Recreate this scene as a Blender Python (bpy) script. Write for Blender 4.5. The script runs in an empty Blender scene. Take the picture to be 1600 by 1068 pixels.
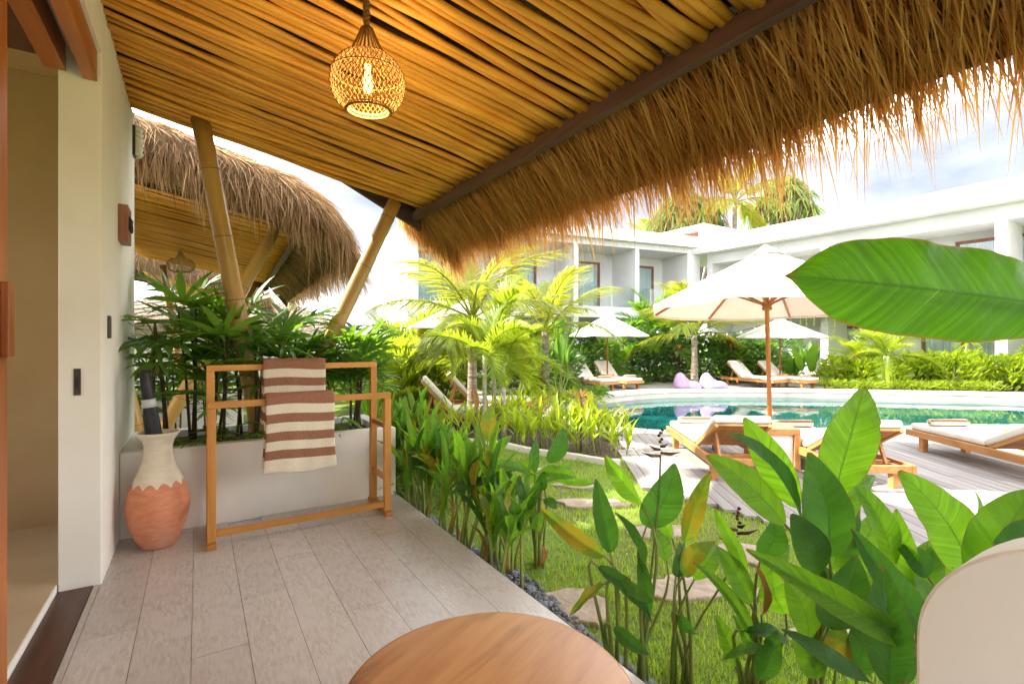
import bpy, math, random
from mathutils import Vector, Matrix, noise
R = math.radians
random.seed(7)
scene = bpy.context.scene
COL = scene.collection

# ------------------------------------------------------------------ camera
CAMZ, FPX, YAW = 1.25, 780.0, R(32.2)
cam_data = bpy.data.cameras.new('camera')
cam_data.sensor_width = 36.0
cam_data.lens = FPX / 1600.0 * 36.0
cam_data.clip_start = 0.05
cam_data.clip_end = 2000
cam = bpy.data.objects.new('camera', cam_data)
cam.location = (0, 0, CAMZ)
cam.rotation_euler = (R(90), 0, -YAW)
COL.objects.link(cam)
scene.camera = cam

# ------------------------------------------------------------------ sky, sun, exposure
SUN_EL = R(40)
SUN_AZ = math.atan2(-0.86, 0.51)            # direction to the sun, measured from +Y towards +X
SUN_DIR = Vector((math.sin(SUN_AZ) * math.cos(SUN_EL), math.cos(SUN_AZ) * math.cos(SUN_EL), math.sin(SUN_EL)))
world = bpy.data.worlds.new('World')
scene.world = world
world.use_nodes = True
wn, wl = world.node_tree.nodes, world.node_tree.links
wn.clear()
w_out = wn.new('ShaderNodeOutputWorld')
w_bg = wn.new('ShaderNodeBackground')
w_sky = wn.new('ShaderNodeTexSky')
w_sky.sky_type = 'NISHITA'
w_sky.sun_disc = False
w_sky.sun_elevation = SUN_EL
w_sky.sun_rotation = SUN_AZ
w_sky.dust_density = 2.0
w_sky.air_density = 1.0
w_co = wn.new('ShaderNodeTexCoord')
w_map = wn.new('ShaderNodeMapping')
w_map.inputs['Scale'].default_value = (1.0, 1.0, 2.4)
w_map.inputs['Location'].default_value = (16.5, 13.3, 5.6)
w_noise = wn.new('ShaderNodeTexNoise')
w_noise.inputs['Scale'].default_value = 1.7
w_noise.inputs['Detail'].default_value = 9
w_noise.inputs['Roughness'].default_value = 0.55
w_ramp = wn.new('ShaderNodeValToRGB')
w_ramp.color_ramp.elements[0].position = 0.39
w_ramp.color_ramp.elements[0].color = (0.0, 0.0, 0.0, 1)
w_ramp.color_ramp.elements[1].position = 0.68
w_ramp.color_ramp.elements[1].color = (1.0, 1.0, 1.0, 1)
w_el = w_ramp.color_ramp.elements.new(0.50)
w_el.color = (0.035, 0.035, 0.035, 1)
w_mix = wn.new('ShaderNodeMixRGB')
w_mix.inputs['Color2'].default_value = (12.0, 12.0, 12.3, 1)
wl.new(w_co.outputs['Generated'], w_map.inputs['Vector'])
wl.new(w_map.outputs['Vector'], w_noise.inputs['Vector'])
wl.new(w_noise.outputs['Fac'], w_ramp.inputs['Fac'])
wl.new(w_ramp.outputs['Color'], w_mix.inputs['Fac'])
w_veil = wn.new('ShaderNodeMixRGB')          # thin high overcast in front of the blue
w_veil.inputs['Fac'].default_value = 0.92
w_veil.inputs['Color2'].default_value = (0.50, 0.50, 0.575, 1)
wl.new(w_sky.outputs['Color'], w_veil.inputs['Color1'])
wl.new(w_veil.outputs['Color'], w_mix.inputs['Color1'])
wl.new(w_mix.outputs['Color'], w_bg.inputs['Color'])
w_bg.inputs['Strength'].default_value = 0.14
wl.new(w_bg.outputs['Background'], w_out.inputs['Surface'])

sun_data = bpy.data.lights.new('sun', 'SUN')
sun_data.energy = 2.0
sun_data.angle = R(0.6)
sun_data.color = (1.0, 0.93, 0.80)
sun = bpy.data.objects.new('sun', sun_data)
sun.rotation_euler = SUN_DIR.to_track_quat('Z', 'Y').to_euler()
sun.location = (-6, 8, 14)
COL.objects.link(sun)

scene.view_settings.view_transform = 'Standard'
scene.view_settings.look = 'None'
scene.view_settings.gamma = 1.0
scene.view_settings.use_curve_mapping = False
scene.view_settings.exposure = 3.04
scene.cycles.max_bounces = 8
scene.cycles.diffuse_bounces = 5
scene.cycles.transmission_bounces = 6
scene.cycles.transparent_max_bounces = 8

# ------------------------------------------------------------------ helpers
FWD = Vector((math.sin(YAW), math.cos(YAW), 0))
RGT = Vector((math.cos(YAW), -math.sin(YAW), 0))
UP = Vector((0, 0, 1))
CAM = Vector((0, 0, CAMZ))
GZ = -0.25                                    # garden level, the terrace is at 0

def at(px, py, d):
    """survey point: a photograph pixel measured at depth d metres"""
    return CAM + FWD * d + RGT * ((px - 800) / FPX * d) + UP * ((534 - py) / FPX * d)

def gp(px, py, z=GZ):
    d = (CAMZ - z) * FPX / (py - 534.0)
    p = at(px, py, d)
    return Vector((p.x, p.y, z))

def gd(px, d, z=GZ):
    p = at(px, 534, d)
    return Vector((p.x, p.y, z))

class MB:
    def __init__(self):
        self.v, self.f, self.uv = [], [], []
    def add(self, verts, faces, uvs=None):
        o = len(self.v)
        self.v.extend([tuple(p) for p in verts])
        self.f.extend([tuple(i + o for i in fc) for fc in faces])
        if uvs is None:
            uvs = [(0.5, 0.5)] * len(verts)
        self.uv.extend(uvs)
        return self
    def box(self, x0, x1, y0, y1, z0, z1):
        v = [(x0, y0, z0), (x1, y0, z0), (x1, y1, z0), (x0, y1, z0), (x0, y0, z1), (x1, y0, z1), (x1, y1, z1), (x0, y1, z1)]
        f = [(0, 3, 2, 1), (4, 5, 6, 7), (0, 1, 5, 4), (1, 2, 6, 5), (2, 3, 7, 6), (3, 0, 4, 7)]
        return self.add(v, f)
    def bar(self, a, b, w, h, up=UP):
        a, b = Vector(a), Vector(b)
        d = (b - a).normalized()
        s = d.cross(up)
        if s.length < 1e-4:
            s = d.cross(Vector((0, 1, 0)))
        s.normalize()
        u = s.cross(d)
        v = []
        for p in (a, b):
            for q in ((-1, -1), (1, -1), (1, 1), (-1, 1)):
                v.append(p + s * (q[0] * w / 2) + u * (q[1] * h / 2))
        f = [(0, 1, 2, 3), (7, 6, 5, 4), (0, 4, 5, 1), (1, 5, 6, 2), (2, 6, 7, 3), (3, 7, 4, 0)]
        return self.add(v, f)
    def tube(self, pts, rad, n=7, caps=True, uvr=0.5):
        pts = [Vector(p) for p in pts]
        if not isinstance(rad, (list, tuple)):
            rad = [rad] * len(pts)
        v, uv, f = [], [], []
        prev = None
        for i, p in enumerate(pts):
            d = (pts[min(i + 1, len(pts) - 1)] - pts[max(i - 1, 0)]).normalized()
            if prev is None:
                s = d.cross(UP)
                if s.length < 1e-3:
                    s = Vector((1, 0, 0))
                s.normalize()
            else:
                s = (prev - d * prev.dot(d)).normalized()
            prev = s
            t = d.cross(s)
            for k in range(n):
                a = 2 * math.pi * k / n
                v.append(p + (s * math.cos(a) + t * math.sin(a)) * rad[i])
                uv.append((uvr, i / max(1, len(pts) - 1)))
        for i in range(len(pts) - 1):
            for k in range(n):
                k2 = (k + 1) % n
                f.append((i * n + k, i * n + k2, (i + 1) * n + k2, (i + 1) * n + k))
        if caps:
            f.append(tuple(range(n - 1, -1, -1)))
            f.append(tuple((len(pts) - 1) * n + k for k in range(n)))
        return self.add(v, f, uv)
    def lathe(self, prof, n=32, c=(0, 0, 0)):
        v, f = [], []
        for r, z in prof:
            for k in range(n):
                a = 2 * math.pi * k / n
                v.append((c[0] + r * math.cos(a), c[1] + r * math.sin(a), c[2] + z))
        for i in range(len(prof) - 1):
            for k in range(n):
                k2 = (k + 1) % n
                f.append((i * n + k, i * n + k2, (i + 1) * n + k2, (i + 1) * n + k))
        return self.add(v, f)
    def prism(self, poly, z0, z1):
        n = len(poly)
        v = [(p[0], p[1], z0) for p in poly] + [(p[0], p[1], z1) for p in poly]
        f = [tuple(range(n - 1, -1, -1)), tuple(range(n, 2 * n))]
        for k in range(n):
            k2 = (k + 1) % n
            f.append((k, k2, n + k2, n + k))
        return self.add(v, f)
    def mesh(self, name, mat=None, smooth=False):
        m = bpy.data.meshes.new(name)
        m.from_pydata(self.v, [], self.f)
        uvl = m.uv_layers.new(name='UVMap')
        li = [0] * len(m.loops)
        m.loops.foreach_get('vertex_index', li)
        flat = []
        for i in li:
            flat.extend(self.uv[i])
        uvl.data.foreach_set('uv', flat)
        if mat:
            m.materials.append(mat)
        if smooth:
            m.polygons.foreach_set('use_smooth', [True] * len(m.polygons))
        m.update()
        return m
    def build(self, name, mat, parent=None, smooth=False, bevel=0, seg=2):
        o = bpy.data.objects.new(name, self.mesh(name, mat, smooth))
        COL.objects.link(o)
        if parent:
            o.parent = parent
        if bevel:
            b = o.modifiers.new('bevel', 'BEVEL')
            b.width = bevel
            b.segments = seg
            b.limit_method = 'ANGLE'
            b.angle_limit = R(35)
        return o

def link(name, mesh, parent=None, mat4=None):
    o = bpy.data.objects.new(name, mesh)
    COL.objects.link(o)
    if parent:
        o.parent = parent
    if mat4 is not None:
        o.matrix_basis = mat4
    return o

def tag(o, label=None, cat=None, group=None, kind=None):
    if label: o['label'] = label
    if cat: o['category'] = cat
    if group: o['group'] = group
    if kind: o['kind'] = kind
    return o

def empty(name, loc=(0, 0, 0), rz=0.0):
    o = bpy.data.objects.new(name, None)
    o.empty_display_size = 0.1
    o.location = loc
    o.rotation_euler = (0, 0, rz)
    COL.objects.link(o)
    return o

def copy_tree(o, parent=None):
    c = o.copy()
    COL.objects.link(c)
    c.parent = parent
    for ch in list(o.children):
        copy_tree(ch, c)
    return c

def frame_mat(pos, y, z, s=(1, 1, 1)):
    """matrix whose Y axis follows y and whose Z axis is as near z as can be"""
    y = Vector(y).normalized()
    z = Vector(z)
    z = z - y * z.dot(y)
    if z.length < 1e-4:
        z = y.orthogonal()
    z.normalize()
    x = y.cross(z)
    m = Matrix((x, y, z)).transposed().to_4x4()
    m = m @ Matrix.Diagonal((s[0], s[1], s[2], 1))
    m.translation = pos
    return m

ORD = ['first', 'second', 'third', 'fourth', 'fifth', 'sixth', 'seventh', 'eighth', 'ninth', 'tenth', 'eleventh', 'twelfth',
       'thirteenth', 'fourteenth', 'fifteenth', 'sixteenth', 'seventeenth', 'eighteenth', 'nineteenth', 'twentieth',
       'twenty-first', 'twenty-second', 'twenty-third', 'twenty-fourth', 'twenty-fifth', 'twenty-sixth', 'twenty-seventh', 'twenty-eighth', 'twenty-ninth', 'thirtieth']

# ------------------------------------------------------------------ materials
def new_mat(name):
    m = bpy.data.materials.new(name)
    m.use_nodes = True
    nt = m.node_tree
    return m, nt, nt.nodes['Principled BSDF'], nt.nodes['Material Output']

def mixc(nt, a, b, fac):
    n = nt.nodes.new('ShaderNodeMixRGB')
    for s, val in (('Color1', a), ('Color2', b)):
        if isinstance(val, tuple):
            n.inputs[s].default_value = (*val, 1)
        else:
            nt.links.new(val, n.inputs[s])
    if isinstance(fac, (int, float)):
        n.inputs['Fac'].default_value = fac
    else:
        nt.links.new(fac, n.inputs['Fac'])
    return n.outputs['Color']

def noise_fac(nt, scale, detail=5, rough=0.6, lo=0.35, hi=0.65, stretch=None, coord='Object', dist=0.0):
    co = nt.nodes.new('ShaderNodeTexCoord')
    src = co.outputs[coord]
    if stretch:
        mp = nt.nodes.new('ShaderNodeMapping')
        mp.inputs['Scale'].default_value = stretch
        nt.links.new(src, mp.inputs['Vector'])
        src = mp.outputs['Vector']
    n = nt.nodes.new('ShaderNodeTexNoise')
    n.inputs['Scale'].default_value = scale
    n.inputs['Detail'].default_value = detail
    n.inputs['Roughness'].default_value = rough
    n.inputs['Distortion'].default_value = dist
    nt.links.new(src, n.inputs['Vector'])
    r = nt.nodes.new('ShaderNodeMapRange')
    r.inputs['From Min'].default_value = lo
    r.inputs['From Max'].default_value = hi
    nt.links.new(n.outputs['Fac'], r.inputs['Value'])
    return r.outputs['Result']

def bump(nt, bsdf, fac, strength=0.2, dist=0.01):
    b = nt.nodes.new('ShaderNodeBump')
    b.inputs['Strength'].default_value = strength
    b.inputs['Distance'].default_value = dist
    nt.links.new(fac, b.inputs['Height'])
    nt.links.new(b.outputs['Normal'], bsdf.inputs['Normal'])

def obj_random(nt):
    return nt.nodes.new('ShaderNodeObjectInfo').outputs['Random']

def noise_mat(name, c1, c2, scale=4, rough=0.7, stretch=None, bstr=0.15, bdist=0.005, c3=None, s3=0.8, rnd=0.0, coord='Object', spec=0.4, dist=0.0):
    m, nt, b, out = new_mat(name)
    f = noise_fac(nt, scale, stretch=stretch, coord=coord, dist=dist)
    c = mixc(nt, c1, c2, f)
    if c3:
        f3 = noise_fac(nt, s3, detail=4, lo=0.45, hi=0.7, coord=coord)
        c = mixc(nt, c, c3, f3)
    if rnd:
        hv = nt.nodes.new('ShaderNodeHueSaturation')
        mr = nt.nodes.new('ShaderNodeMapRange')
        mr.inputs['To Min'].default_value = 1 - rnd
        mr.inputs['To Max'].default_value = 1 + rnd
        nt.links.new(obj_random(nt), mr.inputs['Value'])
        nt.links.new(mr.outputs['Result'], hv.inputs['Value'])
        nt.links.new(c, hv.inputs['Color'])
        c = hv.outputs['Color']
    nt.links.new(c, b.inputs['Base Color'])
    b.inputs['Roughness'].default_value = rough
    b.inputs['Specular IOR Level'].default_value = spec
    if bstr:
        bump(nt, b, f, bstr, bdist)
    return m

def leaf_mat(name, c_dark, c_light, trans, rough=0.38, tfac=0.45, veins=0.0, edge=None, spot=None, rnd=0.25):
    """two-sided leaf: gloss on top, light passing through; u runs across the blade, v along it"""
    m, nt, b, out = new_mat(name)
    uvn = nt.nodes.new('ShaderNodeUVMap')
    sep = nt.nodes.new('ShaderNodeSeparateXYZ')
    nt.links.new(uvn.outputs['UV'], sep.inputs['Vector'])
    rand = obj_random(nt)
    nf = noise_fac(nt, 3.0, detail=3, coord='Object')
    mx = nt.nodes.new('ShaderNodeMath'); mx.operation = 'ADD'
    ms = nt.nodes.new('ShaderNodeMath'); ms.operation = 'MULTIPLY'; ms.inputs[1].default_value = 0.6
    nt.links.new(rand, ms.inputs[0])
    mn = nt.nodes.new('ShaderNodeMath'); mn.operation = 'MULTIPLY'; mn.inputs[1].default_value = 0.4
    nt.links.new(nf, mn.inputs[0])
    nt.links.new(ms.outputs[0], mx.inputs[0]); nt.links.new(mn.outputs[0], mx.inputs[1])
    c = mixc(nt, c_dark, c_light, mx.outputs[0])
    tc = mixc(nt, trans, tuple(min(1, x * 1.35) for x in trans), mx.outputs[0])
    if veins:
        # |u-0.5| bends the side veins towards the tip
        au = nt.nodes.new('ShaderNodeMath'); au.operation = 'SUBTRACT'; au.inputs[1].default_value = 0.5
        nt.links.new(sep.outputs['X'], au.inputs[0])
        ab = nt.nodes.new('ShaderNodeMath'); ab.operation = 'ABSOLUTE'
        nt.links.new(au.outputs[0], ab.inputs[0])
        sk = nt.nodes.new('ShaderNodeMath'); sk.operation = 'MULTIPLY'; sk.inputs[1].default_value = -0.28
        nt.links.new(ab.outputs[0], sk.inputs[0])
        vv = nt.nodes.new('ShaderNodeMath'); vv.operation = 'ADD'
        nt.links.new(sep.outputs['Y'], vv.inputs[0]); nt.links.new(sk.outputs[0], vv.inputs[1])
        cmb = nt.nodes.new('ShaderNodeCombineXYZ')
        nt.links.new(vv.outputs[0], cmb.inputs['X'])
        nt.links.new(rand, cmb.inputs['Y'])
        vn = nt.nodes.new('ShaderNodeTexNoise')
        vn.inputs['Scale'].default_value = veins
        vn.inputs['Detail'].default_value = 6
        vn.inputs['Roughness'].default_value = 0.75
        nt.links.new(cmb.outputs[0], vn.inputs['Vector'])
        vr = nt.nodes.new('ShaderNodeMapRange')
        vr.inputs['From Min'].default_value = 0.40; vr.inputs['From Max'].default_value = 0.62
        nt.links.new(vn.outputs['Fac'], vr.inputs['Value'])
        dk = nt.nodes.new('ShaderNodeMath'); dk.operation = 'MULTIPLY'; dk.inputs[1].default_value = 0.8
        nt.links.new(vr.outputs['Result'], dk.inputs[0])
        c = mixc(nt, c, tuple(x * 1.5 for x in c_light), dk.outputs[0])
        tc = mixc(nt, tc, tuple(x * 0.5 for x in trans), dk.outputs[0])
        # midrib
        mr = nt.nodes.new('ShaderNodeMapRange')
        mr.inputs['From Min'].default_value = 0.022; mr.inputs['From Max'].default_value = 0.010
        nt.links.new(ab.outputs[0], mr.inputs['Value'])
        c = mixc(nt, c, tuple(min(1, x * 2.0 + 0.02) for x in c_light), mr.outputs['Result'])
        tc = mixc(nt, tc, tuple(x * 0.35 for x in trans), mr.outputs['Result'])
        bump(nt, b, vr.outputs['Result'], 0.5, 0.006)
        mot = noise_fac(nt, 4.5, detail=7, rough=0.7, lo=0.40, hi=0.66)
        mm = nt.nodes.new('ShaderNodeMath'); mm.operation = 'MULTIPLY'; mm.inputs[1].default_value = 0.32
        nt.links.new(mot, mm.inputs[0])
        c = mixc(nt, c, tuple(x * 0.45 for x in c_dark), mm.outputs[0])
        rgh = nt.nodes.new('ShaderNodeMapRange'); rgh.inputs['To Min'].default_value = rough - 0.10; rgh.inputs['To Max'].default_value = rough + 0.22
        nt.links.new(mot, rgh.inputs['Value']); nt.links.new(rgh.outputs['Result'], b.inputs['Roughness'])
        fleck = noise_fac(nt, 16, detail=2, lo=0.74, hi=0.77)
        c = mixc(nt, c, (0.30, 0.22, 0.06), fleck); tc = mixc(nt, tc, (0.20, 0.12, 0.03), fleck)
        if edge:
            er = nt.nodes.new('ShaderNodeMapRange')
            er.inputs['From Min'].default_value = 0.474; er.inputs['From Max'].default_value = 0.496
            nt.links.new(ab.outputs[0], er.inputs['Value'])
            tip = nt.nodes.new('ShaderNodeMapRange')
            tip.inputs['From Min'].default_value = 0.955; tip.inputs['From Max'].default_value = 0.995
            nt.links.new(sep.outputs['Y'], tip.inputs['Value'])
            mxm = nt.nodes.new('ShaderNodeMath'); mxm.operation = 'MAXIMUM'
            nt.links.new(er.outputs['Result'], mxm.inputs[0]); nt.links.new(tip.outputs['Result'], mxm.inputs[1])
            c = mixc(nt, c, edge, mxm.outputs[0]); tc = mixc(nt, tc, edge, mxm.outputs[0])
    if spot:
        sf = noise_fac(nt, 2.6, detail=6, lo=0.47, hi=0.58)
        c = mixc(nt, c, spot, sf); tc = mixc(nt, tc, spot, sf)
    nt.links.new(c, b.inputs['Base Color'])
    if not b.inputs['Roughness'].is_linked: b.inputs['Roughness'].default_value = rough
    b.inputs['Specular IOR Level'].default_value = 0.5
    t = nt.nodes.new('ShaderNodeBsdfTranslucent')
    nt.links.new(tc, t.inputs['Color'])
    mix = nt.nodes.new('ShaderNodeMixShader')
    mix.inputs['Fac'].default_value = tfac
    nt.links.new(b.outputs[0], mix.inputs[1]); nt.links.new(t.outputs[0], mix.inputs[2])
    nt.links.new(mix.outputs[0], out.inputs['Surface'])
    return m

def straw_mat(name, c1, c2, c3, tr, tfac=0.35):
    m, nt, b, out = new_mat(name)
    uvn = nt.nodes.new('ShaderNodeUVMap')
    sep = nt.nodes.new('ShaderNodeSeparateXYZ')
    nt.links.new(uvn.outputs['UV'], sep.inputs['Vector'])
    cr = nt.nodes.new('ShaderNodeValToRGB')
    el = cr.color_ramp.elements
    el[0].position = 0.0; el[0].color = (*c1, 1)
    el[1].position = 1.0; el[1].color = (*c3, 1)
    e = el.new(0.5); e.color = (*c2, 1)
    nt.links.new(sep.outputs['X'], cr.inputs['Fac'])
    nt.links.new(cr.outputs['Color'], b.inputs['Base Color'])
    b.inputs['Roughness'].default_value = 0.75
    b.inputs['Specular IOR Level'].default_value = 0.2
    t = nt.nodes.new('ShaderNodeBsdfTranslucent')
    t.inputs['Color'].default_value = (*tr, 1)
    mix = nt.nodes.new('ShaderNodeMixShader')
    mix.inputs['Fac'].default_value = tfac
    nt.links.new(b.outputs[0], mix.inputs[1]); nt.links.new(t.outputs[0], mix.inputs[2])
    nt.links.new(mix.outputs[0], out.inputs['Surface'])
    return m

def wood_mat(name, c1, c2, axis='y', scale=9, rough=0.45, rnd=0.12, bstr=0.12, spec=0.4):
    st = {'x': (0.12, 1, 1), 'y': (1, 0.12, 1), 'z': (1, 1, 0.12)}[axis]
    return noise_mat(name, c1, c2, scale, rough, stretch=st, bstr=bstr, bdist=0.003, rnd=rnd, dist=1.2, spec=spec)

M = {}
M['plaster'] = noise_mat('white_plaster', (0.80, 0.77, 0.70), (0.85, 0.82, 0.76), 1.6, 0.85, bstr=0.10, bdist=0.01, c3=(0.76, 0.72, 0.64), s3=1.1, spec=0.2)
M['render'] = noise_mat('white_render', (0.62, 0.62, 0.62), (0.68, 0.675, 0.66), 0.8, 0.85, bstr=0.05, c3=(0.57, 0.57, 0.56), s3=0.35, spec=0.2)
M['balcony_wall'] = noise_mat('balcony_render', (0.60, 0.60, 0.595), (0.66, 0.655, 0.64), 0.6, 0.9, bstr=0.04, spec=0.2)
M['tile'] = noise_mat('wood_look_tile', (0.41, 0.370, 0.332), (0.53, 0.490, 0.450), 75, 0.27, stretch=(1, 0.22, 1), bstr=0.08, bdist=0.001, c3=(0.50, 0.465, 0.435), s3=6, rnd=0.06, dist=0.6, spec=0.5)
M['grout'] = noise_mat('floor_grout', (0.26, 0.235, 0.21), (0.34, 0.31, 0.28), 20, 0.9)
M['threshold'] = wood_mat('dark_threshold_wood', (0.055, 0.022, 0.013), (0.11, 0.045, 0.028), 'y', 12, 0.35)
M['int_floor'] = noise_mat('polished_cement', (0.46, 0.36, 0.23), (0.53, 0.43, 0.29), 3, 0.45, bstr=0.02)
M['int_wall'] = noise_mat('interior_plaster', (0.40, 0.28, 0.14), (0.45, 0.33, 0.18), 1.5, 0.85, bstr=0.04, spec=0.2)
M['redwood'] = wood_mat('red_door_wood', (0.26, 0.075, 0.018), (0.40, 0.13, 0.035), 'y', 9, 0.35)
M['redwood_z'] = wood_mat('red_door_wood_upright', (0.30, 0.085, 0.02), (0.44, 0.15, 0.04), 'z', 9, 0.35)
M['pole'] = None
M['beam'] = wood_mat('dark_beam_wood', (0.075, 0.036, 0.022), (0.15, 0.075, 0.048), 'y', 9, 0.6)
M['beam_x'] = wood_mat('dark_barge_wood', (0.060, 0.032, 0.024), (0.11, 0.06, 0.045), 'x', 9, 0.6)
M['teak_x'] = wood_mat('teak_rail', (0.46, 0.19, 0.035), (0.62, 0.29, 0.065), 'x', 10, 0.42)
M['teak_z'] = wood_mat('teak_post', (0.46, 0.19, 0.035), (0.62, 0.29, 0.065), 'z', 10, 0.42)
M['teak_y'] = wood_mat('teak_bar', (0.36, 0.145, 0.032), (0.52, 0.235, 0.06), 'y', 10, 0.45)
M['lounger_wood'] = wood_mat('lounger_teak', (0.34, 0.145, 0.040), (0.52, 0.25, 0.085), 'y', 8, 0.5)
M['umb_wood'] = wood_mat('umbrella_wood', (0.30, 0.11, 0.028), (0.44, 0.18, 0.05), 'z', 10, 0.4)
M['tabletop'] = None
M['cushion'] = noise_mat('cream_cushion', (0.62, 0.585, 0.52), (0.69, 0.66, 0.60), 6, 0.9, bstr=0.25, bdist=0.02, spec=0.1)
M['canvas'] = leaf_mat('cream_canvas', (0.56, 0.52, 0.47), (0.62, 0.58, 0.53), (0.50, 0.36, 0.27), rough=0.9, tfac=0.20)
M['lilac'] = noise_mat('lilac_fabric', (0.40, 0.27, 0.47), (0.47, 0.34, 0.54), 4, 0.9, bstr=0.3, bdist=0.03, spec=0.1)
M['black'] = noise_mat('black_nylon', (0.012, 0.012, 0.014), (0.03, 0.03, 0.034), 14, 0.55, bstr=0.4, bdist=0.004)
M['silver'] = noise_mat('silver_strap', (0.45, 0.45, 0.46), (0.6, 0.6, 0.62), 10, 0.4)
M['metal'] = noise_mat('dark_bronze', (0.045, 0.035, 0.028), (0.08, 0.06, 0.05), 20, 0.4)
M['alu'] = noise_mat('aluminium_track', (0.35, 0.36, 0.35), (0.45, 0.46, 0.45), 20, 0.35)
M['sign_wood'] = wood_mat('sign_wood', (0.23, 0.085, 0.05), (0.36, 0.16, 0.10), 'z', 12, 0.5)
M['frame'] = wood_mat('window_frame_wood', (0.16, 0.055, 0.032), (0.24, 0.09, 0.055), 'z', 5, 0.45)
M['curtain'] = noise_mat('sheer_curtain', (0.50, 0.53, 0.56), (0.72, 0.74, 0.76), 9, 0.9, stretch=(1, 1, 0.02), bstr=0.6, bdist=0.05)
M['coping'] = noise_mat('pool_coping_stone', (0.66, 0.60, 0.51), (0.74, 0.69, 0.60), 2.2, 0.75, bstr=0.15, c3=(0.52, 0.46, 0.38), s3=0.9, rnd=0.06)
M['stone'] = noise_mat('sandstone_flag', (0.30, 0.235, 0.165), (0.43, 0.355, 0.265), 5, 0.85, bstr=0.6, bdist=0.02, c3=(0.36, 0.26, 0.20), s3=3, rnd=0.12)
M['gravel'] = noise_mat('grey_gravel', (0.07, 0.075, 0.085), (0.20, 0.21, 0.23), 9, 0.7, bstr=0.3, coord='Object')
M['soil'] = noise_mat('dark_soil', (0.045, 0.032, 0.022), (0.085, 0.06, 0.042), 8, 0.95, bstr=0.8, bdist=0.03)
M['lawn'] = noise_mat('lawn_ground', (0.095, 0.165, 0.016), (0.165, 0.225, 0.03), 3.5, 0.95, bstr=0.8, bdist=0.03, c3=(0.15, 0.15, 0.04), s3=1.2)
M['deck'] = noise_mat('weathered_deck', (0.20, 0.18, 0.165), (0.34, 0.315, 0.295), 7, 0.8, stretch=(1, 0.06, 1), bstr=0.35, bdist=0.004, rnd=0.16, dist=0.5)
M['far_deck'] = noise_mat('far_deck', (0.25, 0.23, 0.215), (0.36, 0.335, 0.31), 5, 0.85, stretch=(1, 0.08, 1))
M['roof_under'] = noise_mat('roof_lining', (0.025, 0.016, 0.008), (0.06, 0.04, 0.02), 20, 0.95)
M['thatch_body'] = noise_mat('thatch_mass', (0.10, 0.062, 0.028), (0.20, 0.125, 0.055), 30, 0.95, stretch=(1, 1, 0.2), bstr=0.8, bdist=0.03)
M['thatch'] = straw_mat('thatch_straw', (0.13, 0.060, 0.016), (0.52, 0.30, 0.085), (0.80, 0.56, 0.22), (0.90, 0.50, 0.14), 0.45)
M['thatch_grey'] = straw_mat('weathered_straw', (0.11, 0.064, 0.034), (0.36, 0.225, 0.115), (0.62, 0.44, 0.24), (0.6, 0.36, 0.14), 0.28)
M['thatch_far'] = noise_mat('distant_thatch', (0.26, 0.20, 0.15), (0.44, 0.36, 0.28), 9, 0.95, stretch=(1, 1, 0.35), bstr=0.9, bdist=0.05)
M['rattan'] = straw_mat('rattan_cane', (0.24, 0.125, 0.035), (0.33, 0.18, 0.055), (0.44, 0.26, 0.085), (0.5, 0.27, 0.06), 0.2)
M['rattan_pale'] = straw_mat('pale_rattan_cane', (0.44, 0.34, 0.20), (0.54, 0.43, 0.27), (0.64, 0.53, 0.36), (0.6, 0.45, 0.25), 0.3)
M['wire'] = noise_mat('black_cable', (0.02, 0.02, 0.02), (0.03, 0.03, 0.03), 9, 0.5)
M['bark'] = noise_mat('palm_bark', (0.16, 0.12, 0.085), (0.32, 0.26, 0.20), 3, 0.9, stretch=(1, 1, 7), bstr=0.8, bdist=0.02)
M['bark_pale'] = noise_mat('pale_palm_bark', (0.30, 0.28, 0.20), (0.46, 0.42, 0.32), 3, 0.85, stretch=(1, 1, 6), bstr=0.5, bdist=0.01)
M['stem'] = noise_mat('green_stem', (0.13, 0.20, 0.03), (0.26, 0.29, 0.055), 6, 0.5, stretch=(1, 1, 0.2), bstr=0.1, c3=(0.24, 0.16, 0.05), s3=1.6)
M['cane'] = noise_mat('brown_cane', (0.05, 0.035, 0.02), (0.10, 0.075, 0.04), 10, 0.8, stretch=(1, 1, 3))
M['dry'] = leaf_mat('dry_leaf', (0.20, 0.085, 0.025), (0.34, 0.17, 0.05), (0.40, 0.18, 0.04), rough=0.7, tfac=0.3)
M['bract'] = noise_mat('withered_bract', (0.03, 0.02, 0.012), (0.17, 0.085, 0.03), 30, 0.6, rnd=0.3)
# leaves
M['heli'] = leaf_mat('heliconia_leaf', (0.040, 0.125, 0.010), (0.095, 0.22, 0.018), (0.32, 0.66, 0.02), rough=0.33, tfac=0.50, veins=26, edge=(0.30, 0.22, 0.03))
M['heli_dark'] = leaf_mat('heliconia_leaf_dark', (0.020, 0.080, 0.010), (0.045, 0.125, 0.016), (0.13, 0.38, 0.02), rough=0.33, tfac=0.42, veins=22, edge=(0.20, 0.15, 0.03))
M['heli_yellow'] = leaf_mat('heliconia_leaf_yellowing', (0.055, 0.13, 0.012), (0.12, 0.19, 0.016), (0.34, 0.52, 0.03), rough=0.4, tfac=0.5, veins=22, edge=(0.28, 0.13, 0.03), spot=(0.42, 0.34, 0.02))
M['banana'] = leaf_mat('banana_leaf', (0.022, 0.10, 0.004), (0.045, 0.14, 0.007), (0.20, 0.56, 0.008), rough=0.36, tfac=0.50, veins=42, edge=(0.36, 0.24, 0.02))
M['rhapis'] = leaf_mat('lady_palm_leaf', (0.026, 0.085, 0.014), (0.085, 0.18, 0.026), (0.26, 0.50, 0.03), rough=0.36, tfac=0.36)
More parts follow.
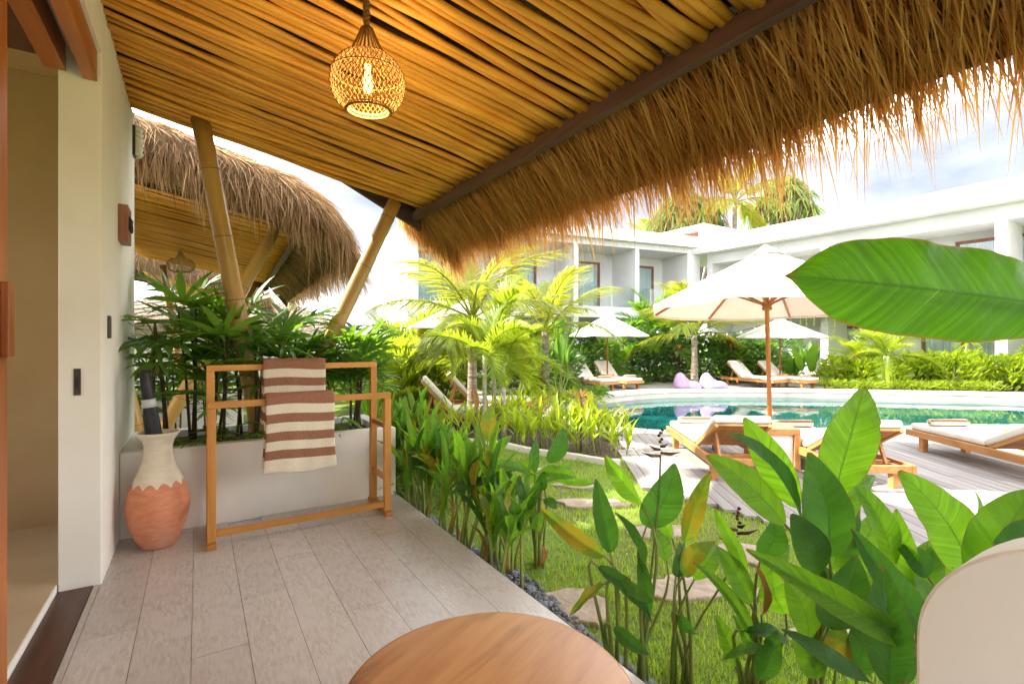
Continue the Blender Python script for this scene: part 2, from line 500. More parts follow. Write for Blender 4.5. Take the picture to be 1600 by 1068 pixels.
M['areca'] = leaf_mat('areca_leaf', (0.085, 0.155, 0.012), (0.195, 0.235, 0.020), (0.46, 0.56, 0.03), rough=0.42, tfac=0.5)
M['coco'] = leaf_mat('coconut_leaf', (0.075, 0.125, 0.014), (0.19, 0.21, 0.024), (0.46, 0.48, 0.04), rough=0.42, tfac=0.48)
M['ginger'] = leaf_mat('ginger_leaf', (0.095, 0.175, 0.010), (0.22, 0.27, 0.020), (0.54, 0.66, 0.03), rough=0.42, tfac=0.5)
M['shrub'] = leaf_mat('shrub_leaf', (0.035, 0.095, 0.012), (0.10, 0.19, 0.022), (0.26, 0.48, 0.03), rough=0.42, tfac=0.42)
M['shrub_dark'] = leaf_mat('dark_shrub_leaf', (0.022, 0.065, 0.014), (0.065, 0.14, 0.022), (0.16, 0.34, 0.03), rough=0.42, tfac=0.4)
M['pandan'] = leaf_mat('pandanus_leaf', (0.075, 0.13, 0.035), (0.19, 0.24, 0.065), (0.36, 0.45, 0.09), rough=0.45, tfac=0.35)
M['cordyline'] = leaf_mat('cordyline_leaf', (0.12, 0.045, 0.02), (0.28, 0.12, 0.05), (0.5, 0.2, 0.06), rough=0.45, tfac=0.4)
M['grass'] = leaf_mat('grass_blade', (0.12, 0.21, 0.012), (0.22, 0.30, 0.025), (0.45, 0.62, 0.04), rough=0.6, tfac=0.45)

def pole_material():
    m, nt, b, out = new_mat('peeled_branch')
    f = noise_fac(nt, 7, stretch=(0.25, 1, 1), lo=0.3, hi=0.7)
    c = mixc(nt, (0.66, 0.27, 0.024), (0.84, 0.43, 0.058), f)
    f2 = noise_fac(nt, 26, detail=2, lo=0.70, hi=0.76)
    c = mixc(nt, c, (0.12, 0.04, 0.01), f2)
    hv = nt.nodes.new('ShaderNodeHueSaturation')
    mr = nt.nodes.new('ShaderNodeMapRange')
    mr.inputs['To Min'].default_value = 0.82; mr.inputs['To Max'].default_value = 1.16
    nt.links.new(obj_random(nt), mr.inputs['Value'])
    nt.links.new(mr.outputs['Result'], hv.inputs['Value'])
    nt.links.new(c, hv.inputs['Color'])
    nt.links.new(hv.outputs['Color'], b.inputs['Base Color'])
    b.inputs['Roughness'].default_value = 0.5
    bump(nt, b, f, 0.3, 0.006)
    return m
M['pole'] = pole_material()

def bamboo_material():
    m, nt, b, out = new_mat('bamboo_culm')
    f = noise_fac(nt, 5, stretch=(1, 1, 0.1), lo=0.35, hi=0.7)
    c = mixc(nt, (0.40, 0.22, 0.055), (0.58, 0.36, 0.11), f)
    f3 = noise_fac(nt, 1.3, detail=3, lo=0.5, hi=0.75)
    c = mixc(nt, c, (0.33, 0.17, 0.045), f3)
    nt.links.new(c, b.inputs['Base Color'])
    b.inputs['Roughness'].default_value = 0.33
    bump(nt, b, f, 0.1, 0.003)
    return m
M['bamboo'] = bamboo_material()
M['bamboo_ring'] = noise_mat('bamboo_node', (0.20, 0.11, 0.04), (0.30, 0.18, 0.07), 20, 0.6)

def tabletop_material():
    m, nt, b, out = new_mat('round_table_wood')
    f = noise_fac(nt, 8, stretch=(0.16, 1.6, 1), lo=0.3, hi=0.7, dist=1.5)
    c = mixc(nt, (0.46, 0.205, 0.070), (0.62, 0.32, 0.125), f)
    f2 = noise_fac(nt, 3.2, detail=4, stretch=(0.22, 1.4, 1), lo=0.52, hi=0.68, dist=0.8)
    c = mixc(nt, c, (0.20, 0.085, 0.032), f2)
    nt.links.new(c, b.inputs['Base Color'])
    b.inputs['Roughness'].default_value = 0.38
    bump(nt, b, f, 0.05, 0.002)
    return m
M['tabletop'] = tabletop_material()

def towel_material(name, period, phase, brown):
    m, nt, b, out = new_mat(name)
    uvn = nt.nodes.new('ShaderNodeUVMap')
    sep = nt.nodes.new('ShaderNodeSeparateXYZ')
    nt.links.new(uvn.outputs['UV'], sep.inputs['Vector'])
    a = nt.nodes.new('ShaderNodeMath'); a.operation = 'MULTIPLY_ADD'
    a.inputs[1].default_value = 1.0 / period; a.inputs[2].default_value = phase
    nt.links.new(sep.outputs['Y'], a.inputs[0])
    fr = nt.nodes.new('ShaderNodeMath'); fr.operation = 'FRACT'
    nt.links.new(a.outputs[0], fr.inputs[0])
    lt = nt.nodes.new('ShaderNodeMath'); lt.operation = 'LESS_THAN'; lt.inputs[1].default_value = brown
    nt.links.new(fr.outputs[0], lt.inputs[0])
    end = nt.nodes.new('ShaderNodeMath'); end.operation = 'LESS_THAN'; end.inputs[1].default_value = 0.425
    nt.links.new(sep.outputs['Y'], end.inputs[0])
    mu = nt.nodes.new('ShaderNodeMath'); mu.operation = 'MULTIPLY'
    nt.links.new(lt.outputs[0], mu.inputs[0]); nt.links.new(end.outputs[0], mu.inputs[1])
    nf = noise_fac(nt, 120, detail=3)
    cr = mixc(nt, (0.66, 0.58, 0.44), (0.74, 0.67, 0.54), nf)
    br = mixc(nt, (0.25, 0.115, 0.068), (0.33, 0.16, 0.10), nf)
    c = mixc(nt, cr, br, mu.outputs[0])
    nt.links.new(c, b.inputs['Base Color'])
    b.inputs['Roughness'].default_value = 0.95
    b.inputs['Specular IOR Level'].default_value = 0.1
    bump(nt, b, nf, 0.5, 0.003)
    return m
M['towel'] = towel_material('striped_towel', 0.116, 0.20, 0.50)
M['towel_roll'] = towel_material('rolled_striped_towel', 0.13, 0.1, 0.45)

def vase_material():
    m, nt, b, out = new_mat('two_tone_vase')
    co = nt.nodes.new('ShaderNodeTexCoord')
    sep = nt.nodes.new('ShaderNodeSeparateXYZ')
    nt.links.new(co.outputs['Object'], sep.inputs['Vector'])
    at2 = nt.nodes.new('ShaderNodeMath'); at2.operation = 'ARCTAN2'
    nt.links.new(sep.outputs['Y'], at2.inputs[0]); nt.links.new(sep.outputs['X'], at2.inputs[1])
    k = nt.nodes.new('ShaderNodeMath'); k.operation = 'MULTIPLY'; k.inputs[1].default_value = 6.0
    nt.links.new(at2.outputs[0], k.inputs[0])
    sn = nt.nodes.new('ShaderNodeMath'); sn.operation = 'SINE'
    nt.links.new(k.outputs[0], sn.inputs[0])
    ab = nt.nodes.new('ShaderNodeMath'); ab.operation = 'ABSOLUTE'
    nt.links.new(sn.outputs[0], ab.inputs[0])
    lim = nt.nodes.new('ShaderNodeMath'); lim.operation = 'MULTIPLY_ADD'; lim.inputs[1].default_value = 0.030; lim.inputs[2].default_value = 0.372
    nt.links.new(ab.outputs[0], lim.inputs[0])
    lt = nt.nodes.new('ShaderNodeMath'); lt.operation = 'LESS_THAN'
    nt.links.new(sep.outputs['Z'], lt.inputs[0]); nt.links.new(lim.outputs[0], lt.inputs[1])
    f1 = noise_fac(nt, 14, stretch=(1, 1, 3))
    cream = mixc(nt, (0.70, 0.62, 0.48), (0.77, 0.70, 0.57), f1)
    terra = mixc(nt, (0.60, 0.21, 0.105), (0.70, 0.29, 0.155), f1)
    f2 = noise_fac(nt, 20, detail=6, stretch=(1, 1, 2.4), lo=0.64, hi=0.72)
    terra = mixc(nt, terra, (0.72, 0.50, 0.36), f2)
    f3 = noise_fac(nt, 3.0, detail=3, lo=0.5, hi=0.8)
    terra = mixc(nt, terra, (0.58, 0.33, 0.25), f3)
    c = mixc(nt, cream, terra, lt.outputs[0])
    nt.links.new(c, b.inputs['Base Color'])
    b.inputs['Roughness'].default_value = 0.7
    bump(nt, b, f1, 0.2, 0.006)
    return m
M['vase'] = vase_material()

def water_material():
    m, nt, b, out = new_mat('pool_water')
    f = noise_fac(nt, 0.35, detail=2, lo=0.35, hi=0.7)
    c = mixc(nt, (0.003, 0.060, 0.056), (0.009, 0.105, 0.096), f)
    nt.links.new(c, b.inputs['Base Color'])
    b.inputs['Roughness'].default_value = 0.02
    b.inputs['IOR'].default_value = 1.33
    r = noise_fac(nt, 2.2, detail=2, lo=0.2, hi=0.8)
    bump(nt, b, r, 0.05, 0.03)
    return m
M['water'] = water_material()

def glass_material():
    m, nt, b, out = new_mat('clear_glass')
    g = nt.nodes.new('ShaderNodeBsdfGlossy'); g.inputs['Roughness'].default_value = 0.02
    t = nt.nodes.new('ShaderNodeBsdfTransparent'); t.inputs['Color'].default_value = (0.90, 0.95, 0.94, 1)
    fr = nt.nodes.new('ShaderNodeFresnel'); fr.inputs['IOR'].default_value = 1.5
    mix = nt.nodes.new('ShaderNodeMixShader')
    nt.links.new(fr.outputs[0], mix.inputs['Fac'])
    nt.links.new(t.outputs[0], mix.inputs[1]); nt.links.new(g.outputs[0], mix.inputs[2])
    nt.links.new(mix.outputs[0], out.inputs['Surface'])
    return m
M['glass'] = glass_material()

def emit_material(name, col, s):
    m, nt, b, out = new_mat(name)
    e = nt.nodes.new('ShaderNodeEmission')
    e.inputs['Color'].default_value = (*col, 1); e.inputs['Strength'].default_value = s
    nt.links.new(e.outputs[0], out.inputs['Surface'])
    return m
M['bulb'] = emit_material('lit_bulb', (1.0, 0.62, 0.18), 0.7)
M['globe'] = noise_mat('festoon_globe', (0.85, 0.85, 0.83), (0.9, 0.9, 0.88), 5, 0.2)

# ================================================================== STRUCTURE
def catmull(pts, n=6, closed=True):
    out = []
    m = len(pts)
    rng = range(m) if closed else range(m - 1)
    for i in rng:
        if closed:
            p0, p1, p2, p3 = pts[(i - 1) % m], pts[i], pts[(i + 1) % m], pts[(i + 2) % m]
        else:
            p0, p1, p2, p3 = pts[max(i - 1, 0)], pts[i], pts[i + 1], pts[min(i + 2, m - 1)]
        for k in range(n):
            t = k / n
            out.append(0.5 * ((2 * p1) + (p2 - p0) * t + (2 * p0 - 5 * p1 + 4 * p2 - p3) * t * t + (3 * p1 - p0 - 3 * p2 + p3) * t ** 3))
    if not closed:
        out.append(pts[-1])
    return out

def inside(poly, x, y):
    c = False
    j = len(poly) - 1
    for i in range(len(poly)):
        xi, yi, xj, yj = poly[i][0], poly[i][1], poly[j][0], poly[j][1]
        if (yi > y) != (yj > y) and x < (xj - xi) * (y - yi) / (yj - yi) + xi:
            c = not c
        j = i
    return c

def offset(poly, d):
    n = len(poly)
    area = sum(poly[i].x * poly[(i + 1) % n].y - poly[(i + 1) % n].x * poly[i].y for i in range(n))
    sg = 1 if area > 0 else -1
    out = []
    for i in range(n):
        t = (poly[(i + 1) % n] - poly[(i - 1) % n]).normalized()
        nrm = Vector((t.y, -t.x, 0)) * sg
        out.append(poly[i] + nrm * d)
    return out

# ---- pool outline (free form)
pool_px = [(862, 641), (885, 654), (940, 667), (1000, 673), (1060, 676), (1140, 676), (1230, 674), (1330, 671), (1420, 669), (1520, 667), (1640, 667), (1780, 664),
           (1900, 640), (1800, 624), (1600, 617), (1450, 614), (1300, 611), (1200, 610), (1100, 610), (1020, 612), (950, 618), (900, 625)]
pool = catmull([gp(*p) for p in pool_px], 5)
pool_ring = offset(pool, 0.42)
WATER_Z = GZ - 0.20

# ---- ground sheet with the pool cut out of it
import bmesh
bm = bmesh.new()
outer = [bm.verts.new(p) for p in ((-400, -400, GZ), (500, -400, GZ), (500, 600, GZ), (-400, 600, GZ))]
inner = [bm.verts.new((p.x, p.y, GZ)) for p in offset(pool, 0.05)]
edges = [bm.edges.new((outer[i], outer[(i + 1) % 4])) for i in range(4)]
edges += [bm.edges.new((inner[i], inner[(i + 1) % len(inner)])) for i in range(len(inner))]
bmesh.ops.triangle_fill(bm, use_beauty=True, edges=edges)
for f in bm.faces:
    if f.normal.z < 0:
        f.normal_flip()
me = bpy.data.meshes.new('ground')
bm.to_mesh(me); bm.free()
me.materials.append(M['lawn'])
ground = link('ground', me)
tag(ground, 'green lawn spreading between the terrace and the pool', None, None, 'structure')

pw = MB()
n = len(pool)
pw.add([(p.x, p.y, WATER_Z) for p in pool], [tuple(range(n))])
water = pw.build('water', M['water'])
tag(water, 'still teal swimming pool water', None, None, 'structure')
pb = MB()
pb.add([(p.x, p.y, GZ + 0.03) for p in pool] + [(p.x, p.y, GZ - 1.4) for p in pool],
       [(i, n + i, n + (i + 1) % n, (i + 1) % n) for i in range(n)])
basin = pb.build('pool_basin', M['coping'])
tag(basin, 'pale stone wall of the pool above the water', None, None, 'structure')
# coping, one block after another
k = 0
while k < n:
    k2 = min(k + 2, n)
    idx = [i % n for i in range(k, k2 + 1)]
    a = [pool[i] for i in idx]; b = [pool_ring[i] for i in idx]
    shrink = 0.004
    inn = [p + (b[q] - p).normalized() * -0.02 for q, p in enumerate(a)]
    t0 = (a[1] - a[0]).normalized() * shrink
    t1 = (a[-1] - a[-2]).normalized() * shrink
    poly = [inn[0] + t0] + inn[1:-1] + [inn[-1] - t1, b[-1] - t1] + list(reversed(b[1:-1])) + [b[0] + t0]
    MB().prism(poly, GZ - 0.06, GZ + 0.045 + random.uniform(-0.002, 0.002)).build('coping_stone', M['coping'], basin, bevel=0.008, seg=1)
    k = k2

# ---- deck of grey boards on the near side of the pool
HEAD = Vector((0.59, 0.807, 0)).normalized()       # run of the boards and of the loungers
SIDE = Vector((HEAD.y, -HEAD.x, 0))
deck_px = [(968, 682), (974, 718), (1007, 763), (1054, 777), (1113, 793), (1176, 812), (1300, 845), (1440, 875), (1700, 930)]
deck_poly = catmull([gp(*p) for p in deck_px], 5, closed=False)
deck_poly += [gd(2400, 4.5), gd(2300, 9.5), gd(1600, 9.6), gd(1200, 9.6), gd(1010, 9.0), gp(966, 670)]
deck = MB().prism([(p.x, p.y) for p in deck_poly if True], GZ + 0.003, GZ + 0.004)
deck_bed = empty('deck', (0, 0, GZ))
tag(deck_bed, 'weathered grey timber deck beside the pool', None, None, 'structure')
BW = 0.118
deck_rot = math.atan2(-HEAD.x, HEAD.y)
ks = [p.dot(SIDE) for p in deck_poly]
hs = [p.dot(HEAD) for p in deck_poly]
s = min(ks)
nb = 0
while s < max(ks):
    sc_ = s + BW / 2
    h = min(hs); run = None
    segs = []
    while h < max(hs) + 0.1:
        p = SIDE * sc_ + HEAD * h
        ok = inside(deck_poly, p.x, p.y) and not inside(pool_ring, p.x, p.y)
        if ok and run is None: run = h
        if not ok and run is not None:
            segs.append((run, h)); run = None
        h += 0.03
    for a, b in segs:
        if b - a < 0.15: continue
        cut = a + 1.2 + random.random() * 2.6
        pieces = [(a, b)] if cut > b - 0.4 else [(a, cut - 0.003), (cut + 0.003, b)]
        for (u, v) in pieces:
            L = v - u
            dz = random.uniform(-0.0015, 0.0015)
            o = MB().box(-BW / 2 + 0.004, BW / 2 - 0.004, 0, L, 0.005, 0.030 + dz).build('deck_board', M['deck'], deck_bed)
            p = SIDE * sc_ + HEAD * u
            o.location = (p.x, p.y, 0); o.rotation_euler = (0, 0, deck_rot)
            nb += 1
    s += BW
gap_shade = MB()
gap_shade.add([(p.x, p.y, GZ + 0.004) for p in deck_poly], [tuple(range(len(deck_poly)))])
# soil-coloured sheet painting the joists' shade under the boards: cut where the pool is, so only the part outside the ring
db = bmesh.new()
me = gap_shade.mesh('deck_gap_shade', M['soil'])
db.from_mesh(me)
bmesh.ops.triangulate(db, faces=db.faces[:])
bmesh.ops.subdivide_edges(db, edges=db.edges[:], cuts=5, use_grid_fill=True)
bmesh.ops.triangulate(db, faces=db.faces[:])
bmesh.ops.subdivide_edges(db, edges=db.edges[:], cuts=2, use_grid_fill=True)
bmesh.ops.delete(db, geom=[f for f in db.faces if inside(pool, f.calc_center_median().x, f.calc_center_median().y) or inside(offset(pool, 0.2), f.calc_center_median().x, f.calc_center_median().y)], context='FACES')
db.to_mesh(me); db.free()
o = link('deck_gap_shade', me)
tag(o, 'dark sheet standing for the shade in the gaps of the deck', None, None, 'structure')

# ---- far deck: strip along the far side of the pool
far_i = [i for i in range(n) if pool[i].dot(FWD) > 12.0 and pool[i].dot(RGT) > 1.0 and pool[i].dot(RGT) < 12.6]
ro = offset(pool, 0.40); r2 = offset(pool, 3.4)
fd = MB()
va, fa = [], []
for q, i in enumerate(far_i):
    va += [(ro[i].x, ro[i].y, GZ + 0.012), (r2[i].x, r2[i].y, GZ + 0.012)]
    if q: fa.append((2 * q - 2, 2 * q - 1, 2 * q + 1, 2 * q))
fd.add(va, fa)
o = fd.build('far_deck', M['far_deck'])
tag(o, 'grey deck strip across the pool carrying the bean bags', None, None, 'structure')

# ---- planted bed between lawn and pool, with pale kerb
kerb_px = [(700, 690), (778, 697), (830, 708), (890, 716), (945, 725), (968, 726)]
kerb = catmull([gp(*p) for p in kerb_px], 6, closed=False)
bed_poly = [(p.x, p.y) for p in kerb] + [(p.x, p.y) for p in (gp(968, 684), gp(930, 672), gp(870, 660), gp(835, 645), gp(860, 628), gp(820, 622), gp(740, 640), gp(690, 660))]
o = MB().add([(x, y, GZ + 0.006) for x, y in bed_poly], [tuple(range(len(bed_poly)))]).build('soil_bed', M['soil'])
tag(o, 'dark soil of the planted bed by the pool', None, None, 'structure')
kb = MB()
kl = offset([Vector(p) for p in kerb], 0.0)
va, fa = [], []
for i, p in enumerate(kerb):
    t = (kerb[min(i + 1, len(kerb) - 1)] - kerb[max(i - 1, 0)]).normalized()
    nr = Vector((t.y, -t.x, 0)) * 0.045
    va += [(p + nr).to_tuple()[:2] + (GZ,), (p + nr).to_tuple()[:2] + (GZ + 0.07,), (p - nr).to_tuple()[:2] + (GZ + 0.07,), (p - nr).to_tuple()[:2] + (GZ,)]
    if i:
        b0, b1 = 4 * i - 4, 4 * i
        fa += [(b0, b1, b1 + 1, b0 + 1), (b0 + 1, b1 + 1, b1 + 2, b0 + 2), (b0 + 2, b1 + 2, b1 + 3, b0 + 3)]
o = kb.add(va, fa).build('garden_kerb', M['coping'])
tag(o, 'thin pale curved kerb edging the planted bed', 'kerb')

# ---- soil beds along the buildings
for nm, pts, lab in (('far_bed', [(1290, 15.75), (1430, 15.3), (1600, 14.75), (1850, 13.9), (1900, 16.5), (1640, 16.6), (1420, 17.8), (1290, 18.2)], 'soil of the bed along the right-hand building'),
                     ('shade_bed', [(600, 14.5), (840, 16.6), (1000, 19.2), (1290, 19.2), (1290, 23), (900, 21.0), (600, 18)], 'soil of the bed below the balconies')):
    o = MB().add([tuple(gd(a, b, GZ + 0.008)) for a, b in pts], [tuple(range(len(pts)))]).build(nm, M['soil'])
    tag(o, lab, None, None, 'structure')

# ---- terrace
TE = 1.39
terrace = MB().box(-0.60, TE, -2.2, 4.0, GZ - 0.05, -0.010).build('terrace_floor', M['grout'])
tag(terrace, 'covered terrace floor of grey wood-look tiles', None, None, 'structure')
TW = 0.2016
cols = []
x = TE - TW
xs = []
while x > -0.45:
    xs.append(x); x -= TW
x0_last = -0.452
for ci in range(len(xs) + 1):
    xa = xs[ci] if ci < len(xs) else x0_last
    xb = (xs[ci - 1] if ci else TE)
    y = -1.2 - ((ci * 0.41) % 1.2)
    while y < 4.0:
        y1 = min(y + 1.2, 3.998)
        ya = max(y, -1.6)
        if y1 - ya > 0.06:
            dz = random.uniform(-0.0006, 0.0006)
            MB().box(xa + 0.0010, xb - 0.0010, ya + 0.0009, y1 - 0.0009, -0.0095, dz).build('floor_tile', M['tile'], terrace)
        y += 1.2
o = MB().box(-0.592, -0.4535, -1.5, 3.315, -0.009, 0.004).build('door_threshold', M['threshold'], bevel=0.003)
tag(o, 'dark brown wooden threshold strip along the door opening', 'threshold')

# ---- villa wall, room
villa = empty('villa', (-0.42, 4.0, 0))
tag(villa, 'cream plastered villa wall beside the terrace with an open doorway', 'building')
def vpart(name, mb, mat, bevel=0.0, parent=None):
    o = mb.build(name, mat, parent or villa, bevel=bevel)
    o.matrix_parent_inverse = Matrix.Translation((0.42, -4.0, 0)) if parent is None else Matrix()
    return o
vpart('wall', MB().box(-0.59, -0.42, 3.315, 4.9, -0.02, 3.02), M['plaster'], 0.006)
vpart('wall', MB().box(-0.588, -0.424, -2.2, 0.15, -0.02, 3.02), M['plaster'])
vpart('lintel', MB().box(-0.589, -0.421, 0.15, 3.315, 2.742, 3.02), M['plaster'])
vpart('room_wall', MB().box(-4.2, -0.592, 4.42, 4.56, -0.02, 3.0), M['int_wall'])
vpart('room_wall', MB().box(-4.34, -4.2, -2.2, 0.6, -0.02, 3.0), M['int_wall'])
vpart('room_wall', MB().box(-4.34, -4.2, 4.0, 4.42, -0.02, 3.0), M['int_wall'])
vpart('room_wall', MB().box(-4.34, -4.2, 0.6, 4.0, 2.5, 3.0), M['int_wall'])  # unseen opening below this piece, added so sun and sky brighten the room
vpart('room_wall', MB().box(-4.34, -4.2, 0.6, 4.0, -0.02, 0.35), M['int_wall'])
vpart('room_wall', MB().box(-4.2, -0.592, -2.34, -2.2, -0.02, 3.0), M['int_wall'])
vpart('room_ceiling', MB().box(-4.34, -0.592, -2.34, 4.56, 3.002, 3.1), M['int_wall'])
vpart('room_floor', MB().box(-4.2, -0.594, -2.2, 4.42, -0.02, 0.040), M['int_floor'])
vpart('floor_edge', MB().box(-0.6, -0.5935, -2.2, 3.314, -0.02, 0.0402), M['plaster'])
# door head: two red timbers with a track between them
vpart('door_header', MB().box(-0.492, -0.436, 0.15, 3.308, 2.585, 2.741), M['redwood'], 0.004)
vpart('door_header', MB().box(-0.64, -0.556, 0.15, 3.300, 2.60, 2.741), M['redwood'], 0.004)
vpart('door_track', MB().box(-0.535, -0.515, 0.15, 3.300, 2.70, 2.741), M['alu'])
vpart('inner_header', MB().box(-1.35, -0.70, 2.6, 3.60, 2.78, 2.98), M['threshold'], 0.004)
lat = vpart('strike_plate', MB().box(-0.530, -0.502, 3.310, 3.3165, 0.98, 1.115), M['metal'], 0.001)
vpart('strike_slot', MB().box(-0.523, -0.509, 3.308, 3.311, 1.02, 1.075), M['wire'])
vpart('light_switch', MB().box(-0.4215, -0.409, 3.50, 3.575, 1.27, 1.395), M['metal'], 0.003)

# sliding door leaf standing half open
door = empty('sliding_door', (-0.580, 1.2, 0.01))
tag(door, 'red-brown wooden sliding door leaf at the left edge', 'door')
MB().box(-0.045, 0.030, -0.7, 1.165, 0, 2.585).build('door_leaf', M['redwood_z'], door, bevel=0.005)
MB().box(0.030, 0.052, 1.085, 1.150, 1.19, 1.44).build('handle', M['redwood_z'], door, bevel=0.004)

# carved number block
sign = empty('number_sign', (-0.42, 4.03, 1.98))
tag(sign, 'small red wooden block with dark figures on the cream wall', 'sign')
MB().box(0, 0.050, -0.10, 0.10, -0.10, 0.13).build('block', M['sign_wood'], sign, bevel=0.003)
fc = bpy.data.curves.new('figures', 'FONT')
fc.body = '105'
fc.size = 0.12; fc.extrude = 0.006; fc.align_x = 'CENTER'; fc.align_y = 'CENTER'
fo = bpy.data.objects.new('figures', fc)
COL.objects.link(fo)
dg = bpy.context.evaluated_depsgraph_get()
fm = bpy.data.meshes.new_from_object(fo.evaluated_get(dg))
bpy.data.objects.remove(fo)
fm.materials.clear(); fm.materials.append(M['wire'])
fo = link('figures', fm, sign)
fo.matrix_basis = Matrix(((0, 0, 1, 0.056), (1, 0, 0, 0), (0, 1, 0, 0.015), (0, 0, 0, 1)))

# outdoor wall lamp under the ceiling
lampw = empty('wall_lamp', (-0.42, 4.80, 2.79))
lampw.scale = (0.8, 0.8, 0.72)
tag(lampw, 'ribbed white shell wall lamp near the ceiling corner', 'wall lamp')
MB().box(0, 0.022, -0.06, 0.06, -0.16, 0.16).build('back_plate', M['metal'], lampw, bevel=0.004)
sh = MB()
for q in range(6):
    zc = -0.13 + q * 0.052
    sh.tube([(0.022, -0.055, zc), (0.050, -0.03, zc), (0.056, 0.0, zc), (0.050, 0.03, zc), (0.022, 0.055, zc)], 0.028, 6)
sh.build('shade', M['plaster'], lampw, smooth=True)

# ---- planter
planter = empty('planter', (0.48, 4.45, 0))
tag(planter, 'long white plastered planter box behind the towel rack', 'planter')
PZ = 0.545
pl = MB()
pl.box(-0.898, 0.905, -0.45, -0.35, GZ, PZ)
pl.box(-0.898, 0.905, 0.35, 0.45, GZ, PZ)
pl.box(0.805, 0.905, -0.35, 0.35, GZ, PZ)
pl.box(-0.898, -0.80, -0.35, 0.35, GZ, PZ)
pl.build('box', M['plaster'], planter, bevel=0.006)
MB().box(-0.80, 0.805, -0.35, 0.35, 0.30, 0.49).build('soil', M['soil'], planter)

# low rounded wall at the near end of the terrace
wp = []
for q in range(13):
    a = math.pi / 2 * q / 12
    wp.append((0.415 - 0.36 * (1 - math.cos(math.pi / 2 - a)) , 0.0))
prof = [(-1.6, -0.01), (0.418, -0.01), (0.418, 0.655)]
for q in range(1, 15):
    a = math.pi / 2 * q / 14
    prof.append((0.418 - 0.30 * (1 - math.cos(a)), 0.655 + 0.265 * math.sin(a)))
prof.append((-1.6, 0.92))
nw = len(prof)
lw = MB().add([(1.225, y, z) for y, z in prof] + [(1.365, y, z) for y, z in prof],
              [tuple(range(nw)), tuple(range(2 * nw - 1, nw - 1, -1))] + [(i, nw + i, nw + (i + 1) % nw, (i + 1) % nw) for i in range(nw)])
o = lw.build('low_wall', M['plaster'], bevel=0.006)
tag(o, 'low white plastered wall with a rounded end beside the table', 'wall')

# ================================================================== PAVILION ROOFS
def zc(x):                                     # underside of the branch ceiling, in the unit's own x
    return 2.985 - 0.183 * (x + 0.42)

POLES = []
for q in range(16):
    mb = MB()
    pts, rad = [], []
    r0 = random.uniform(0.0170, 0.0245)
    ph, ph2 = random.uniform(0, 6.28), random.uniform(0, 6.28)
    am, am2 = random.uniform(0.010, 0.028), random.uniform(0.006, 0.015)
    kx = random.uniform(1.8, 4.2)
    for i in range(15):
        t = i / 14
        x = -0.44 + t * 2.31
        wv = am * math.sin(kx * x + ph) + am2 * math.sin(5.5 * x + ph2)
        pts.append((x, wv, zc(x) + r0 + 0.007 * math.sin(2.7 * x + ph2)))
        rad.append(r0 * (0.86 + 0.28 * t) * (1 + 0.06 * math.sin(9 * x + ph)))
    mb.tube(pts, rad, 8)
    POLES.append(mb.mesh('ceiling_pole', M['pole'], True))

def roof_top(x, y, p):
    d_e = p['xe'] - x
    d_n = y - p['yn']
    d_f = p['yf'] - y
    z = 3.32 - 0.27 * (x - 1.2)
    def drop(d, r):
        u = min(max(d / r, 0), 1)
        return 1 - math.sqrt(max(0, 1 - (1 - u) ** 2))
    de = p['de'] * drop(d_e, 0.85)
    dn = p['dn'] * drop(d_n, 0.75)
    df = p['df'] * drop(d_f, 0.75)
    return z - max(de, dn, df) - 0.35 * min(de, max(dn, df))

def blade(mb, p, d, L, w, shade, sag=0.10, nseg=2):
    d = d.normalized()
    s = d.cross(Vector((random.uniform(-1, 1), random.uniform(-1, 1), random.uniform(-1, 1))))
    if s.length < 1e-3: return
    s.normalize()
    v, uv = [], []
    for i in range(nseg + 1):
        t = i / nseg
        q = p + d * (L * t) + Vector((0, 0, -sag * L * t * t))
        ww = w * (1 - 0.85 * t)
        if i == nseg:
            v.append(q); uv.append((shade, t))
        else:
            v += [q - s * ww / 2, q + s * ww / 2]; uv += [(shade, t), (shade, t)]
    f = [(2 * i, 2 * i + 1, 2 * i + 3, 2 * i + 2) for i in range(nseg - 1)]
    f.append((2 * nseg - 2, 2 * nseg - 1, 2 * nseg))
    mb.add(v, f, uv)

